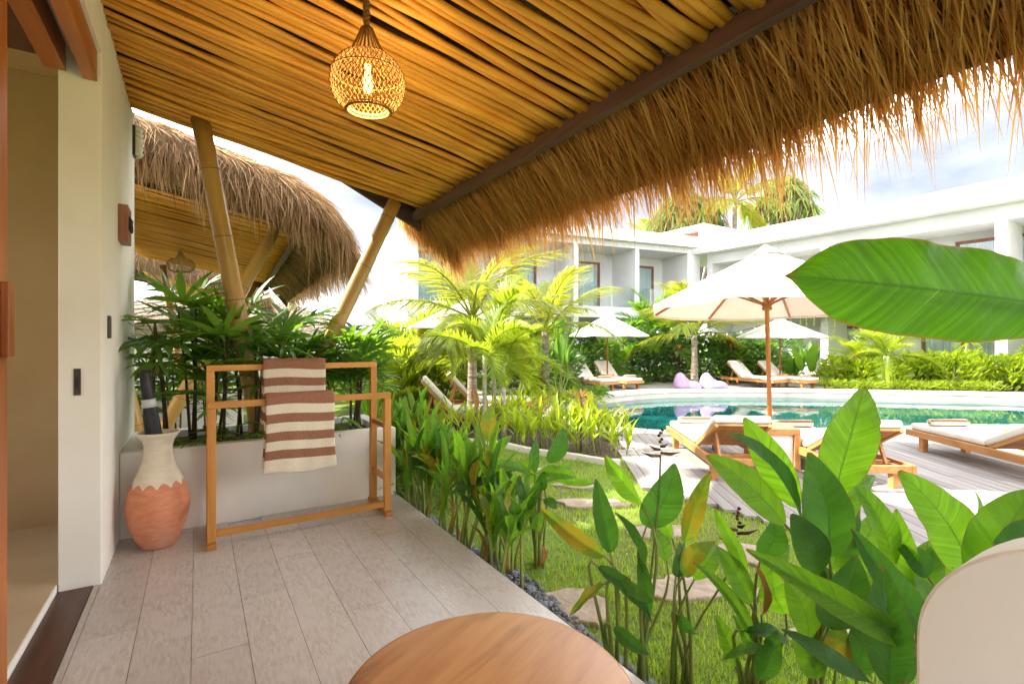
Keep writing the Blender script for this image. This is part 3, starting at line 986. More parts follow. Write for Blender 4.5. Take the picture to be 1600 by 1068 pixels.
def make_pavilion(name, label, yn, yf, p, npole, nblade_top, fringe, mat, poles_y0=None):
    """roof unit in its own coordinates (x towards the garden, y along the row)"""
    root = empty(name)
    tag(root, label, 'thatched roof')
    ceil = empty('branch_ceiling'); ceil.parent = root
    y = yn + 0.03
    i = 0
    while y < yf - 0.02:
        me = POLES[random.randrange(16)]
        o = link('pole', me, ceil)
        flip = random.random() < 0.5
        o.location = (0, y, random.uniform(-0.012, 0.014) if i % 3 else 0.022)
        o.rotation_euler = (0, 0, random.uniform(-0.010, 0.010))
        o.scale = (1, -1 if flip else 1, 1)
        y += npole * random.uniform(0.86, 1.12)
        i += 1
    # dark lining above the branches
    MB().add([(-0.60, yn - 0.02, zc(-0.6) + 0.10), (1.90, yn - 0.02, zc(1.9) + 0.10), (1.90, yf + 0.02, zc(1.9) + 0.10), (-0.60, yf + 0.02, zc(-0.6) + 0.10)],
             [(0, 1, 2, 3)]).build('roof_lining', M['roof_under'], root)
    # eave beam and barge boards
    MB().box(1.866, 1.918, yn - 0.12, yf + 0.28, 2.492, 2.585).build('eave_beam', M['beam'], root, bevel=0.004)
    for yy in (yn - 0.26, yf + 0.24):
        MB().add([(0.70, yy, 3.02), (1.97, yy, 2.40), (1.97, yy, 2.60), (0.70, yy, 3.20), (0.70, yy + 0.05, 3.02), (1.97, yy + 0.05, 2.40), (1.97, yy + 0.05, 2.60), (0.70, yy + 0.05, 3.20)],
                 [(0, 1, 2, 3), (7, 6, 5, 4), (0, 4, 5, 1), (1, 5, 6, 2), (2, 6, 7, 3), (3, 7, 4, 0)]).build('barge_board', M['beam_x'], root)
    # thatch mass
    nx, ny = 30, 40
    xb = p['xb']
    v, f = [], []
    for j in range(ny + 1):
        tj = j / ny
        # denser rows at both rounded ends
        e = 0.5 - 0.5 * math.cos(math.pi * tj)
        yy = p['yn'] + (p['yf'] - p['yn']) * e
        for i in range(nx + 1):
            e2 = math.sin(math.pi / 2 * i / nx)
            xx = xb + (p['xe'] - xb) * e2
            zz = roof_top(xx, yy, p) + 0.03 * noise.noise(Vector((xx * 3, yy * 3, 0)))
            v.append((xx, yy, zz))
    for j in range(ny):
        for i in range(nx):
            a = j * (nx + 1) + i
            f.append((a, a + 1, a + nx + 2, a + nx + 1))
    # underside lip from the eave edge back to the beam
    b0 = len(v)
    for j in range(ny + 1):
        yy = v[j * (nx + 1)][1]
        v.append((1.93, min(max(yy, p['yn'] + 0.15), p['yf'] - 0.15), 2.62))
    for j in range(ny):
        f.append((j * (nx + 1) + nx, b0 + j, b0 + j + 1, (j + 1) * (nx + 1) + nx))
    for jj in (0, ny):
        yy = v[jj * (nx + 1)][1]
        b1 = len(v)
        ys = yn - 0.24 if jj == 0 else yf + 0.30
        for i in range(nx + 1):
            xx = v[jj * (nx + 1) + i][0]
            v.append((min(xx, 1.95), ys, max(zc(min(xx, 1.95)) + 0.12, 2.6)))
        for i in range(nx):
            a = jj * (nx + 1) + i
            f.append((a, a + 1, b1 + i + 1, b1 + i))
    th = MB().add(v, f).build('thatch', M['thatch_body'], root, smooth=True)
    st = MB()
    for q in range(nblade_top):
        xx = p['xe'] - (p['xe'] - max(xb, p.get('bx', xb))) * random.random() ** 1.6
        yy = p['yn'] + (p['by'] - p['yn']) * random.random() ** 1.6
        z0 = roof_top(xx, yy, p)
        gx = (roof_top(xx + 0.02, yy, p) - z0) / 0.02
        gy = (roof_top(xx, yy + 0.02, p) - z0) / 0.02
        d = Vector((-gx, -gy, -(gx * gx + gy * gy)))
        if d.length < 1e-4: d = Vector((1, 0, -0.27))
        d.normalize()
        cl = noise.noise(Vector((xx * 5, yy * 5, 2.0)))
        d += Vector((random.uniform(-.30, .30) + .5 * cl, random.uniform(-.30, .30) - .4 * cl, random.uniform(-.02, .22) + .12 * cl))
        blade(st, Vector((xx, yy, z0 - 0.01)), d, random.uniform(.18, .46), random.uniform(.007, .017), min(1, max(0, random.random() + .35 * cl)), 0.14)
    for (kind, n_, a, b_, dens) in fringe:
        for q in range(n_):
            t = random.random()
            if kind == 'eave':           # hangs over the garden side, seen from underneath
                yy = a + (b_ - a) * t
                lay = random.random()
                if lay < 0.62:           # underside courses, starting behind the beam
                    x0 = random.uniform(1.90, 2.34)
                    z0 = 2.63 - (x0 - 1.90) * 0.62 + random.uniform(-0.05, 0.06)
                    d = Vector((random.uniform(.50, .85), random.uniform(-.30, .30), random.uniform(-.72, -.46)))
                    L = random.uniform(.22, .48)
                else:                    # outer skirt
                    x0 = random.uniform(2.25, 2.44)
                    z0 = roof_top(min(x0, p['xe'] - 0.01), yy, p) * random.uniform(0.97, 1.0)
                    z0 = min(z0, 2.58)
                    d = Vector((random.uniform(.08, .5), random.uniform(-.22, .22), -1))
                    L = random.uniform(.24, .54) * (1.35 if random.random() < 0.10 else 1)
                L *= 0.86 + 0.28 * noise.noise(Vector((yy * 2.3, 3.1, 0))) + 0.25 * noise.noise(Vector((yy * 9, 1.1, 0)))
                blade(st, Vector((x0, yy, z0)), d, L, random.uniform(.007, .015), random.random(), 0.14, 3)
            elif kind == 'cap':          # rounded far corner of the eave
                xx = a + (b_ - a) * t
                yy = random.uniform(p['yf'] - 0.22, p['yf'] + 0.02)
                z0 = 2.66 - (xx - 1.9) * 0.62 + random.uniform(-0.10, 0.10)
                d = Vector((random.uniform(.1, .6), random.uniform(-.1, .5), -0.9))
                blade(st, Vector((xx, yy, z0)), d, random.uniform(.2, .42), random.uniform(.008, .018), random.random(), 0.12, 3)
            elif kind in ('near', 'far'):
                xx = a + (b_ - a) * t
                sgn = -1 if kind == 'near' else 1
                ye = p['yn'] if kind == 'near' else p['yf']
                yy = ye - sgn * random.uniform(0.0, 0.22)
                z0 = roof_top(xx, yy, p) - random.uniform(0, 0.22 if kind == 'near' else 0.05)
                d = Vector((random.uniform(-.12, .25), sgn * random.uniform(-.05, .40), -1))
                L = random.uniform(dens * 0.45, dens) * (1.5 if random.random() < 0.06 else 1)
                L *= 1 + 0.5 * noise.noise(Vector((xx * 6, 0.3, 0)))
                blade(st, Vector((xx, yy, z0)), d, L, random.uniform(.008, .018), random.random(), 0.06, 3)
    so = st.build('straw', mat, root)
    so['kind'] = 'stuff'
    return root

def bamboo(name, a, b, r, label, group=None):
    a, b = Vector(a), Vector(b)
    d = b - a
    L = d.length
    root = empty(name, a)
    root.rotation_euler = d.to_track_quat('Z', 'Y').to_euler()
    tag(root, label, 'bamboo post', group)
    mb = MB()
    zs = [0]
    pts, rad = [], []
    nodes = []
    z = random.uniform(0.15, 0.4)
    while z < L - 0.1:
        nodes.append(z); z += random.uniform(0.42, 0.60)
    ring = sorted(set([0, L] + nodes + [q - 0.03 for q in nodes] + [q + 0.03 for q in nodes]))
    for zz in ring:
        rr = r * (1 - 0.10 * zz / L)
        if zz in nodes: rr *= 1.035
        pts.append((0.012 * math.sin(zz * 1.3), 0, zz)); rad.append(rr)
    mb.tube(pts, rad, 20)
    mb.build('culm', M['bamboo'], root, smooth=True)
    for zz in nodes:
        rr = r * (1 - 0.10 * zz / L) * 1.045
        MB().tube([(0.012 * math.sin(zz * 1.3), 0, zz - 0.004), (0.012 * math.sin(zz * 1.3), 0, zz + 0.004)], rr, 20).build('node_ring', M['bamboo_ring'], root, smooth=False)
    return root

# our own roof
pav = make_pavilion('terrace_roof', 'thatched terrace roof overhead with a ceiling of peeled branches', -1.4, 4.66,
                    dict(xe=2.44, xb=-5.0, yn=-2.0, yf=5.12, de=0.72, dn=0.5, df=0.30, by=5.1, bx=1.6), 0.042, 500,
                    [('eave', 15500, -0.4, 5.15, 0), ('far', 700, 0.2, 1.8, 0.16), ('cap', 1500, 1.75, 2.46, 0)], M['thatch'])
# lashing strip by the beam is left bare; neighbours
nb1 = make_pavilion('neighbour_roof', 'weathered thatched roof of the neighbouring terrace behind the planter', 0, 6.3,
                    dict(xe=2.40, xb=-5.0, yn=-0.80, yf=6.9, de=0.78, dn=0.50, df=0.4, by=2.6, bx=-0.6), 0.056, 11000,
                    [('near', 2600, -0.2, 2.4, 0.48), ('eave', 4500, -0.8, 6.6, 0)], M['thatch_grey'])
nb1.location = (-0.85, 6.62, 0.02); nb1.rotation_euler = (0, 0, R(-2.7))
nb2 = make_pavilion('farther_roof', 'third thatched terrace roof glimpsed low behind the neighbouring one', 0, 5.0,
                    dict(xe=2.40, xb=-5.0, yn=-0.85, yf=5.6, de=0.78, dn=0.78, df=0.4, by=2.6, bx=-0.6), 0.075, 4000,
                    [('near', 1800, -0.2, 2.4, 0.5)], M['thatch_grey'])
nb2.location = (-0.70, 15.2, -0.05); nb2.rotation_euler = (0, 0, R(-6))

# bamboo V posts
bamboo('bamboo_post', (0.46, 4.46, 0.30), (0.015, 4.40, zc(0.015) + 0.02), 0.070, 'stout bamboo post leaning left out of the planter')
bamboo('bamboo_post', (0.54, 4.52, 0.30), (1.565, 4.55, 2.56), 0.070, 'stout bamboo post leaning right from planter to the eave beam')
bamboo('bamboo_post', (-0.42, 6.20, 0.10), (0.86, 6.55, 2.74), 0.068, 'bamboo post behind the lady palms slanting up to the neighbouring beam')
bamboo('bamboo_post', (-0.47, 6.25, 0.10), (-1.0, 6.5, 2.92), 0.068, 'bamboo post mostly hidden behind the villa wall corner')
bamboo('bamboo_post', (-0.2, 12.6, 0.0), (-0.62, 12.7, 2.85), 0.068, 'far bamboo post below the neighbouring pendant lamp')
bamboo('bamboo_post', (-0.1, 12.6, 0.0), (1.15, 12.9, 2.62), 0.068, 'far thin bamboo post leaning right below the neighbouring ceiling')
# ================================================================== BUILDINGS
def rect_prism(mb, o, ux, uy, x0, x1, y0, y1, z0, z1):
    """box in a facade frame: ux runs along the facade, uy points out of it"""
    v = []
    for z in (z0, z1):
        for (a, b) in ((x0, y0), (x1, y0), (x1, y1), (x0, y1)):
            p = o + ux * a + uy * b
            v.append((p.x, p.y, z))
    # keep the winding outward whichever way the frame turns
    f = [(0, 3, 2, 1), (4, 5, 6, 7), (0, 1, 5, 4), (1, 2, 6, 5), (2, 3, 7, 6), (3, 0, 4, 7)]
    if ux.cross(uy).z < 0:
        f = [tuple(reversed(q)) for q in f]
    mb.add(v, f)
    return mb

def part(root, name, o, ux, uy, b, mat, parent=None, bevel=0.0):
    mb = rect_prism(MB(), o, ux, uy, *b)
    ob = mb.build(name, mat, parent or root, bevel=bevel)
    return ob

def window(root, o, ux, uy, x0, x1, z0, z1, yb, mull=1):
    """timber framed glazed door with a curtain behind, set in the wall at depth yb"""
    fr = MB()
    t = 0.11
    rect_prism(fr, o, ux, uy, x0, x0 + t, yb, yb + 0.07, z0, z1)
    rect_prism(fr, o, ux, uy, x1 - t, x1, yb, yb + 0.07, z0, z1)
    rect_prism(fr, o, ux, uy, x0 + t, x1 - t, yb, yb + 0.07, z1 - t, z1)
    rect_prism(fr, o, ux, uy, x0 + t, x1 - t, yb, yb + 0.07, z0, z0 + 0.06)
    for k in range(mull):
        xm = x0 + (x1 - x0) * (k + 1) / (mull + 1)
        rect_prism(fr, o, ux, uy, xm - 0.04, xm + 0.04, yb + 0.003, yb + 0.067, z0 + 0.06, z1 - t)
    w = fr.build('window', M['frame'], root)
    cu = MB()
    nn = int((x1 - x0) / 0.045)
    va, fa = [], []
    for k in range(nn + 1):
        a = x0 + t + (x1 - x0 - 2 * t) * k / nn
        p = o + ux * a + uy * (yb + 0.012 + 0.010 * math.sin(k * 1.9))
        va += [(p.x, p.y, z0 + 0.06), (p.x, p.y, z1 - t)]
        if k: fa.append((2 * k - 2, 2 * k, 2 * k + 1, 2 * k - 1))
    cu.add(va, fa)
    cu.build('curtain', M['curtain'], w)
    g = MB()
    rect_prism(g, o, ux, uy, x0 + t, x1 - t, yb + 0.036, yb + 0.042, z0 + 0.06, z1 - t)
    g.build('pane', M['glass'], w)
    return w

# ---- left building: two storeys, white, balconies, facade roughly along x
LB = empty('balcony_building', (0, 0, 0))
tag(LB, 'white two-storey building with glass balconies behind the palms', 'building')
lo = Vector((7.2, 18.8, 0)); ux = Vector((0.988, -0.152, 0)).normalized(); uy = Vector((ux.y, -ux.x, 0))
if uy.y > 0: uy = -uy
LW = 14.2
part(LB, 'wall', lo, ux, uy, (0, LW, -8.0, -1.9, GZ, 6.0), M['render'])
part(LB, 'floor_slab', lo, ux, uy, (0.0, LW, -1.9, 0, 2.40, 2.90), M['render'])
part(LB, 'roof_slab', lo, ux, uy, (0, LW, -1.9, 0, 5.74, 6.0), M['render'])
part(LB, 'parapet', lo, ux, uy, (-0.05, LW + 0.25, -8.0, 0.30, 6.003, 6.55), M['render'], bevel=0.02)
cols_x = [0.0, 3.75, 7.35, 10.75, LW - 0.22]
for k, cx in enumerate(cols_x):
    part(LB, 'party_wall', lo, ux, uy, (cx, cx + 0.22, -1.9, 0.015, 2.903, 5.738), M['balcony_wall'])
    part(LB, 'pier', lo, ux, uy, (cx, cx + 0.22, -1.9, 0.01, GZ, 2.398), M['render'])
for k in range(4):
    a, b = cols_x[k] + 0.22, cols_x[k + 1]
    part(LB, 'balustrade', lo, ux, uy, (a + 0.03, b - 0.03, -0.10, -0.085, 2.905, 3.85), M['glass'])
    if k == 0:
        window(LB, lo, ux, uy, a + 0.02, a + 3.0, 2.92, 5.25, -1.89, 1)
        window(LB, lo, ux, uy, a + 0.3, a + 2.6, GZ, 2.1, -1.89, 1)
    else:
        window(LB, lo, ux, uy, a + 1.05, a + 2.38, 2.92, 5.28, -1.89, 0)
        window(LB, lo, ux, uy, a + 0.3, a + 2.2, GZ, 2.1, -1.89, 1)
part(LB, 'bench_ledge', lo, ux, uy, (9.2, 13.4, -1.6, -1.1, GZ, 0.35), M['balcony_wall'])
# side wall towards the sun
part(LB, 'side_wall', lo, ux, uy, (-0.22, -0.004, -8.0, 0.02, GZ, 6.0), M['render'])

# ---- right building: facade along y
RB = empty('long_building', (0, 0, 0))
tag(RB, 'long white two-storey building on the right behind the banana leaf', 'building')
ro_ = Vector((22.5, 16.6, 0)); vx = Vector((0, -1, 0)); vy = Vector((-1, 0, 0))
RW = 24.0
part(RB, 'wall', ro_, vx, vy, (0, RW, -9, -1.7, GZ, 5.9), M['render'])
part(RB, 'parapet', ro_, vx, vy, (-1.5, RW, -9, 0.55, 5.80, 6.52), M['render'], bevel=0.03)
part(RB, 'lintel', ro_, vx, vy, (0, RW, -1.7, 0.0, 5.28, 5.798), M['render'])
part(RB, 'floor_slab', ro_, vx, vy, (0, RW, -1.7, 0.0, 2.55, 2.95), M['render'])
part(RB, 'canopy', ro_, vx, vy, (3.0, RW, 0.004, 1.0, 2.30, 2.60), M['render'], bevel=0.02)
for k, a in enumerate((0.0, 5.6, 11.1, 16.4, 21.6)):
    part(RB, 'pier', ro_, vx, vy, (a, a + 0.30, -1.68, 0.02, GZ, 2.548), M['render'])
    part(RB, 'party_wall', ro_, vx, vy, (a, a + 0.30, -1.68, 0.02, 2.953, 5.278), M['render'])
for a in (1.2, 6.6, 9.6, 13.0, 17.4):
    window(RB, ro_, vx, vy, a, a + 2.3, 2.96, 5.0, -1.69, 1)
for (ya, yb_) in ((11.75, 10.0), (8.05, 5.55), (3.6, 1.2)):
    window(RB, ro_, vx, vy, 16.6 - ya, 16.6 - yb_, GZ, 1.95, -1.69, 1)
part(RB, 'plaque', ro_, vx, vy, (16.6 - 9.15, 16.6 - 8.85, -1.698, -1.66, 1.15, 1.42), M['sign_wood'])
for k in range(5):
    part(RB, 'balustrade', ro_, vx, vy, (0.35 + k * 5.45, 5.5 + k * 5.25, -0.10, -0.085, 2.955, 3.85), M['glass'])
# roof stair house
tw = part(RB, 'stair_house', ro_, vx, vy, (-3.4, -0.9, -4.2, -0.9, 5.9, 7.35), M['render'])
part(RB, 'stair_house_cap', ro_, vx, vy, (-3.65, -0.65, -4.5, -0.6, 7.353, 7.66), M['render'], bevel=0.02)
part(RB, 'stair_window', ro_, vx, vy, (-2.2, -1.25, -0.905, -0.86, 6.6, 7.30), M['frame'])
# link between the two blocks
LK = Vector((21.3, 16.75, 0))
o = rect_prism(MB(), LK, Vector((1, 0, 0)), Vector((0, -1, 0)), 0.0, 1.19, -6, -0.3, GZ, 5.8).build('link_block', M['render'])
tag(o, 'narrow white link wall between the two buildings', 'wall')

# hanging creeper strands below the canopy
for k in range(26):
    yy = 12.8 - k * 0.36 + random.uniform(-.1, .1)
    mb = MB()
    L = random.uniform(.35, 1.15)
    x0 = 21.46
    mb.tube([(x0, yy, 2.34), (x0 - 0.03, yy + random.uniform(-.04, .04), 2.34 - L * .5), (x0 - 0.02, yy + random.uniform(-.06, .06), 2.34 - L)], 0.006, 4)
    for q in range(int(L * 26)):
        z = 2.34 - random.random() * L
        blade(mb, Vector((x0 - 0.02, yy, z)), Vector((random.uniform(-1, .3), random.uniform(-1, 1), -0.7)), random.uniform(.04, .09), 0.03, random.random())
    o = mb.build('hanging_creeper', M['ginger'])
    tag(o, ORD[k] + ' thin creeper strand hanging from the right-hand canopy counted from the left', 'creeper', 'creeper strands below the canopy')

# distant thatched bungalow roofs between the plants, left of the palms
for nm, c, s, lab in (('bungalow', Vector((-0.6, 23.5, 0)), (3.4, 3.0), 'low bungalow with pale patterned thatch beyond the planter'),
                      ('bungalow', Vector((3.6, 27.5, 0)), (3.6, 3.2), 'farther pale thatched bungalow left of the white building')):
    b = empty(nm, (c.x, c.y, GZ))
    tag(b, lab, 'bungalow')
    MB().box(-s[0] * .8, s[0] * .8, -s[1] * .8, s[1] * .8, 0, 2.0).build('wall', M['render'], b)
    rf = MB()
    nr, ns = 14, 36
    v, f = [], []
    for i in range(nr + 1):
        t = i / nr
        for k in range(ns):
            a = 2 * math.pi * k / ns
            ca, sa = math.cos(a), math.sin(a)
            e = (abs(ca) ** 3.2 + abs(sa) ** 3.2) ** (-1 / 3.2)
            rr = (1 - t) ** 0.9 if t < 1 else 0
            if i == 0: rr = 0.96
            v.append((ca * e * s[0] * rr, sa * e * s[1] * rr, (1.75 if i == 0 else 1.95) + 1.55 * t ** 0.9 + 0.05 * noise.noise(Vector((ca * 4, sa * 4, t * 5)))))
    for i in range(nr):
        for k in range(ns):
            f.append((i * ns + k, i * ns + (k + 1) % ns, (i + 1) * ns + (k + 1) % ns, (i + 1) * ns + k))
    rf.add(v, f)
    roof = rf.build('roof', M['thatch_far'], b, smooth=True)
    # crossing lath lines that hold the thatch down
    lt = MB()
    for k in range(ns):
        for dirn in (1, -1):
            pts = []
            for i in range(1, nr):
                q = v[i * ns + (k + dirn * i) % ns]
                pts.append((q[0], q[1], q[2] + 0.02))
            if k % 2 == 0: lt.tube(pts, 0.018, 4, caps=False)
    lt.build('lath_net', M['thatch_far'], roof)

# neighbour's planter wall and floor
for dx, y0, y1, lab in ((-0.85, 8.05, 8.25, 'white planter wall of the neighbouring terrace behind the vase'),):
    o = MB().box(-2.6, 0.55, y0, y1, GZ, 0.60).build('planter_wall', M['plaster'], bevel=0.006)
    tag(o, lab, 'planter')
o = MB().box(-3.0, 0.45, 6.6, 13.2, GZ, -0.004).build('neighbour_terrace', M['tile'])
tag(o, 'raised floor of the neighbouring terrace', None, None, 'structure')
o = MB().box(-1.45, -1.28, 6.3, 13.0, GZ, 3.0).build('neighbour_wall', M['plaster'])
tag(o, 'plastered wall of the neighbouring villa', 'wall')
# ================================================================== TERRACE OBJECTS
def towel_rack(loc, label):
    r = empty('towel_rack', loc)
    tag(r, label, 'towel rack')
    W, Dp, HF, HB, t = 1.09, 0.34, 0.885, 1.095, 0.047
    for (y, h) in ((0.0, HF), (Dp, HB)):
        for x in (0.0, W):
            MB().box(x - t / 2, x + t / 2, y - t / 2, y + t / 2, 0.034, h - 0.0405).build('post', M['teak_z'], r, bevel=0.003)
        MB().box(-t / 2, W + t / 2, y - t / 2, y + t / 2, h - 0.040, h).build('top_rail', M['teak_x'], r, bevel=0.003)
    for x in (0.0, W):
        MB().box(x - 0.026, x + 0.026, -0.055, Dp + 0.055, 0.0, 0.0335).build('foot', M['teak_y'], r, bevel=0.003)
        for z in (0.26, 0.64):
            MB().box(x - 0.014, x + 0.014, t / 2 + 0.001, Dp - t / 2 - 0.001, z - 0.018, z + 0.018).build('side_brace', M['teak_y'], r, bevel=0.002)
    MB().box(t / 2 + 0.001, W - t / 2 - 0.001, -0.014, 0.014, 0.062, 0.100).build('bottom_rail', M['teak_x'], r, bevel=0.003)
    return r
towel_rack((0.072, 3.545, 0), 'stepped teak towel rack standing in front of the planter')
nr_ = towel_rack((-0.95, 7.45, -0.003), "neighbour's teak towel rack half hidden behind the lady palms")

def towel(name, rail_y, rail_z, x0, x1, front, back, label):
    """towel folded double over a rail; v runs along the cloth"""
    mb = MB()
    prof = []
    rr = 0.030
    nn = 16
    ny = 14
    for i in range(nn + 1):
        prof.append((rail_y - rr - 0.006 - 0.012 * math.sin(i / nn * 2.4), rail_z - 0.004 - front * (1 - i / nn), front * (1 - i / nn)))
    for i in range(1, 8):
        a = math.pi * i / 8
        prof.append((rail_y - rr * math.cos(a), rail_z + 0.002 + 0.014 * math.sin(a), 0.0))
    for i in range(nn + 1):
        prof.append((rail_y + rr + 0.006 + 0.006 * math.sin(i / nn * 3), rail_z - 0.004 - back * (i / nn), back * i / nn))
    layers = []
    for th in (0.0, 0.011):
        v, uv, f = [], [], []
        for j in range(ny + 1):
            t = j / ny
            for (y, z, s_) in prof:
                fall = min(1, s_ / 0.4)
                xx = x0 + (x1 - x0) * t + 0.010 * fall * math.sin(t * 3 + s_ * 9) + 0.012 * fall * (t - .5)
                wob = (0.007 * math.sin(t * 9 + s_ * 5) + 0.005 * math.sin(t * 21 + 1.7 + s_ * 3)) * fall
                sgn = -1 if y < rail_y else 1
                out_ = th if abs(y - rail_y) > rr * 0.99 else th * abs(y - rail_y) / rr
                zz = z + (th if s_ == 0.0 else 0) + (0.012 * math.sin(t * 7 + 0.6) * (1 if s_ > front * 0.97 else 0.2 * fall))
                v.append((xx, y + sgn * out_ + wob, zz))
                uv.append((t, s_ + (0.006 * math.sin(t * 5))))
        m = len(prof)
        for j in range(ny):
            for i in range(m - 1):
                a = j * m + i
                f.append((a, a + 1, a + m + 1, a + m))
        layers.append((v, f, uv))
    mb.add(*layers[1])
    o = mb.build(name, M['towel'], None, smooth=True)
    so = o.modifiers.new('thick', 'SOLIDIFY'); so.thickness = 0.012; so.offset = -1
    bv = o.modifiers.new('sub', 'SUBSURF'); bv.levels = 1; bv.render_levels = 1
    tag(o, label, 'towel')
    return o
towel('towel', 3.545, 0.885, 0.362, 0.782, 0.475, 0.455, 'brown and cream striped towel hanging on the lower front rail')
towel('towel', 3.885, 1.095, 0.380, 0.795, 0.42, 0.42, 'brown and cream striped towel on the taller back rail')

# vase with a folded umbrella in it
vs = empty('floor_vase', (-0.205, 3.765, 0))
tag(vs, 'tall vase, cream above and terracotta below, in the wall corner', 'vase')
prof = [(0.0, 0.0), (0.105, 0.0), (0.118, 0.012), (0.152, 0.07), (0.184, 0.15), (0.201, 0.235), (0.200, 0.285), (0.186, 0.34), (0.158, 0.40), (0.128, 0.455),
        (0.105, 0.51), (0.092, 0.56), (0.090, 0.605), (0.100, 0.645), (0.124, 0.675), (0.136, 0.688), (0.136, 0.697), (0.124, 0.698), (0.108, 0.682), (0.084, 0.64), (0.076, 0.59), (0.078, 0.55), (0.10, 0.49), (0.14, 0.40), (0.0, 0.05)]
vb = MB().lathe([(a * 0.82, b) for a, b in prof], 48).build('body', M['vase'], vs, smooth=True)
um = empty('folded_umbrella', (-0.160, 3.755, 0.12))
um.rotation_euler = (R(-2), R(-7), 0)
tag(um, 'folded black umbrella standing in the vase', 'umbrella')
fl = MB()
pts, rad = [], []
v, f = [], []
for i in range(15):
    t = i / 14
    z = t * 0.78
    for k in range(16):
        a = 2 * math.pi * k / 16
        rr = (0.012 + 0.030 * math.sin(min(1, t * 1.5) * math.pi / 2)) * (1 + 0.16 * math.sin(a * 4 + z * 6)) * (1.0 if t < 0.9 else 1.0 - (t - 0.9) * 4)
        v.append((rr * math.cos(a), rr * math.sin(a), z))
for i in range(14):
    for k in range(16):
        f.append((i * 16 + k, i * 16 + (k + 1) % 16, (i + 1) * 16 + (k + 1) % 16, (i + 1) * 16 + k))
fl.add(v, f).build('folded_cloth', M['black'], um, smooth=True)
MB().tube([(0, 0, 0.735), (0, 0, 0.785)], [0.040, 0.036], 14).build('strap', M['silver'], um, smooth=True)
MB().tube([(0, 0, 0.76), (0, 0, 0.80), (0, 0, 0.94), (0, 0, 0.965)], [0.028, 0.032, 0.028, 0.024], 14).build('handle', M['black'], um, smooth=True)

# pendant lamps
def pendant(loc, top, label, lit, rad=0.160):
    RM = M['rattan'] if lit else M['rattan_pale']
    r = empty('pendant_lamp', loc)
    tag(r, label, 'pendant lamp')
    r.rotation_euler = (R(2), R(-3), 0.4)
    r.scale = (1, 1, 0.86); top /= 0.86
    rope = MB()
    nn = 40
    for st in range(2):
        pts = []
        for i in range(nn + 1):
            z = 0.27 + (top - 0.27) * i / nn
            a = i * 0.9 + st * math.pi
            pts.append((0.007 * math.cos(a), 0.007 * math.sin(a), z))
        rope.tube(pts, 0.010, 6, uvr=0.4)
    rope.build('rope', RM, r, smooth=True)
    # woven globe
    def P(th, ph):
        # th 0 top .. 1 bottom rim
        zz = 0.14 - th * 0.27
        rr = rad * math.sqrt(max(0.0, 1 - ((zz - 0.005) / 0.168) ** 2))
        return Vector((rr * math.cos(ph), rr * math.sin(ph), zz))
    cane = MB()
    NC = 42
    for sgn in (1, -1):
        for k in range(NC):
            pts = []
            for i in range(15):
                t = i / 14
                pts.append(P(t, 2 * math.pi * k / NC + sgn * t * 0.95) * (1.0 + 0.006 * sgn))
            cane.tube(pts, 0.0019, 4, caps=False, uvr=random.random())
    shade = cane.build('woven_shade', RM, r, smooth=True)
    hoops = MB()
    for th in (0.33, 0.99, 1.0):
        pts = [P(th, 2 * math.pi * q / 40) * 1.01 for q in range(41)]
        hoops.tube(pts, 0.0032, 5, caps=False, uvr=0.6)
    for rr_, zz in ((0.092, -0.128), (0.086, -0.112)):
        hoops.tube([(rr_ * math.cos(2 * math.pi * q / 40), rr_ * math.sin(2 * math.pi * q / 40), zz) for q in range(41)], 0.006, 5, caps=False, uvr=0.7)
    hoops.build('hoop', RM, shade, smooth=True)
    neck = MB()
    for k in range(26):
        a = 2 * math.pi * k / 26
        pts = []
        for i in range(7):
            t = i / 6
            rr_ = 0.085 - 0.063 * t ** 0.8
            pts.append((rr_ * math.cos(a), rr_ * math.sin(a), 0.135 + 0.145 * t))
        neck.tube(pts, 0.0042, 5, uvr=random.random())
    neck.build('neck', RM, r, smooth=True)
    if lit:
        b = MB().lathe([(0.0, -0.045), (0.016, -0.038), (0.023, -0.01), (0.021, 0.02), (0.013, 0.05), (0.013, 0.10), (0.0, 0.10)], 16).build('bulb', M['bulb'], r, smooth=True)
        ld = bpy.data.lights.new('pendant_glow', 'POINT')
        ld.energy = 3.0; ld.color = (1.0, 0.74, 0.40); ld.shadow_soft_size = 0.06
        lo_ = bpy.data.objects.new('pendant_glow', ld)
        COL.objects.link(lo_); lo_.parent = r; lo_.location = (0, 0, -0.07)
    else:
        MB().lathe([(0.0, -0.045), (0.016, -0.038), (0.023, -0.01), (0.021, 0.02), (0.013, 0.05), (0.013, 0.10), (0.0, 0.10)], 12).build('bulb', M['globe'], r, smooth=True)
    return r
pl_ = at(575, 133, 2.2)
pendant(pl_, zc(pl_.x) + 0.05 - pl_.z, 'lit woven rattan pendant lamp hanging from the branch ceiling', True)
p2_ = at(283, 415, 8.6)
pendant(p2_, 0.62, "neighbour's unlit rattan pendant lamp beyond the lady palms", False, 0.21)

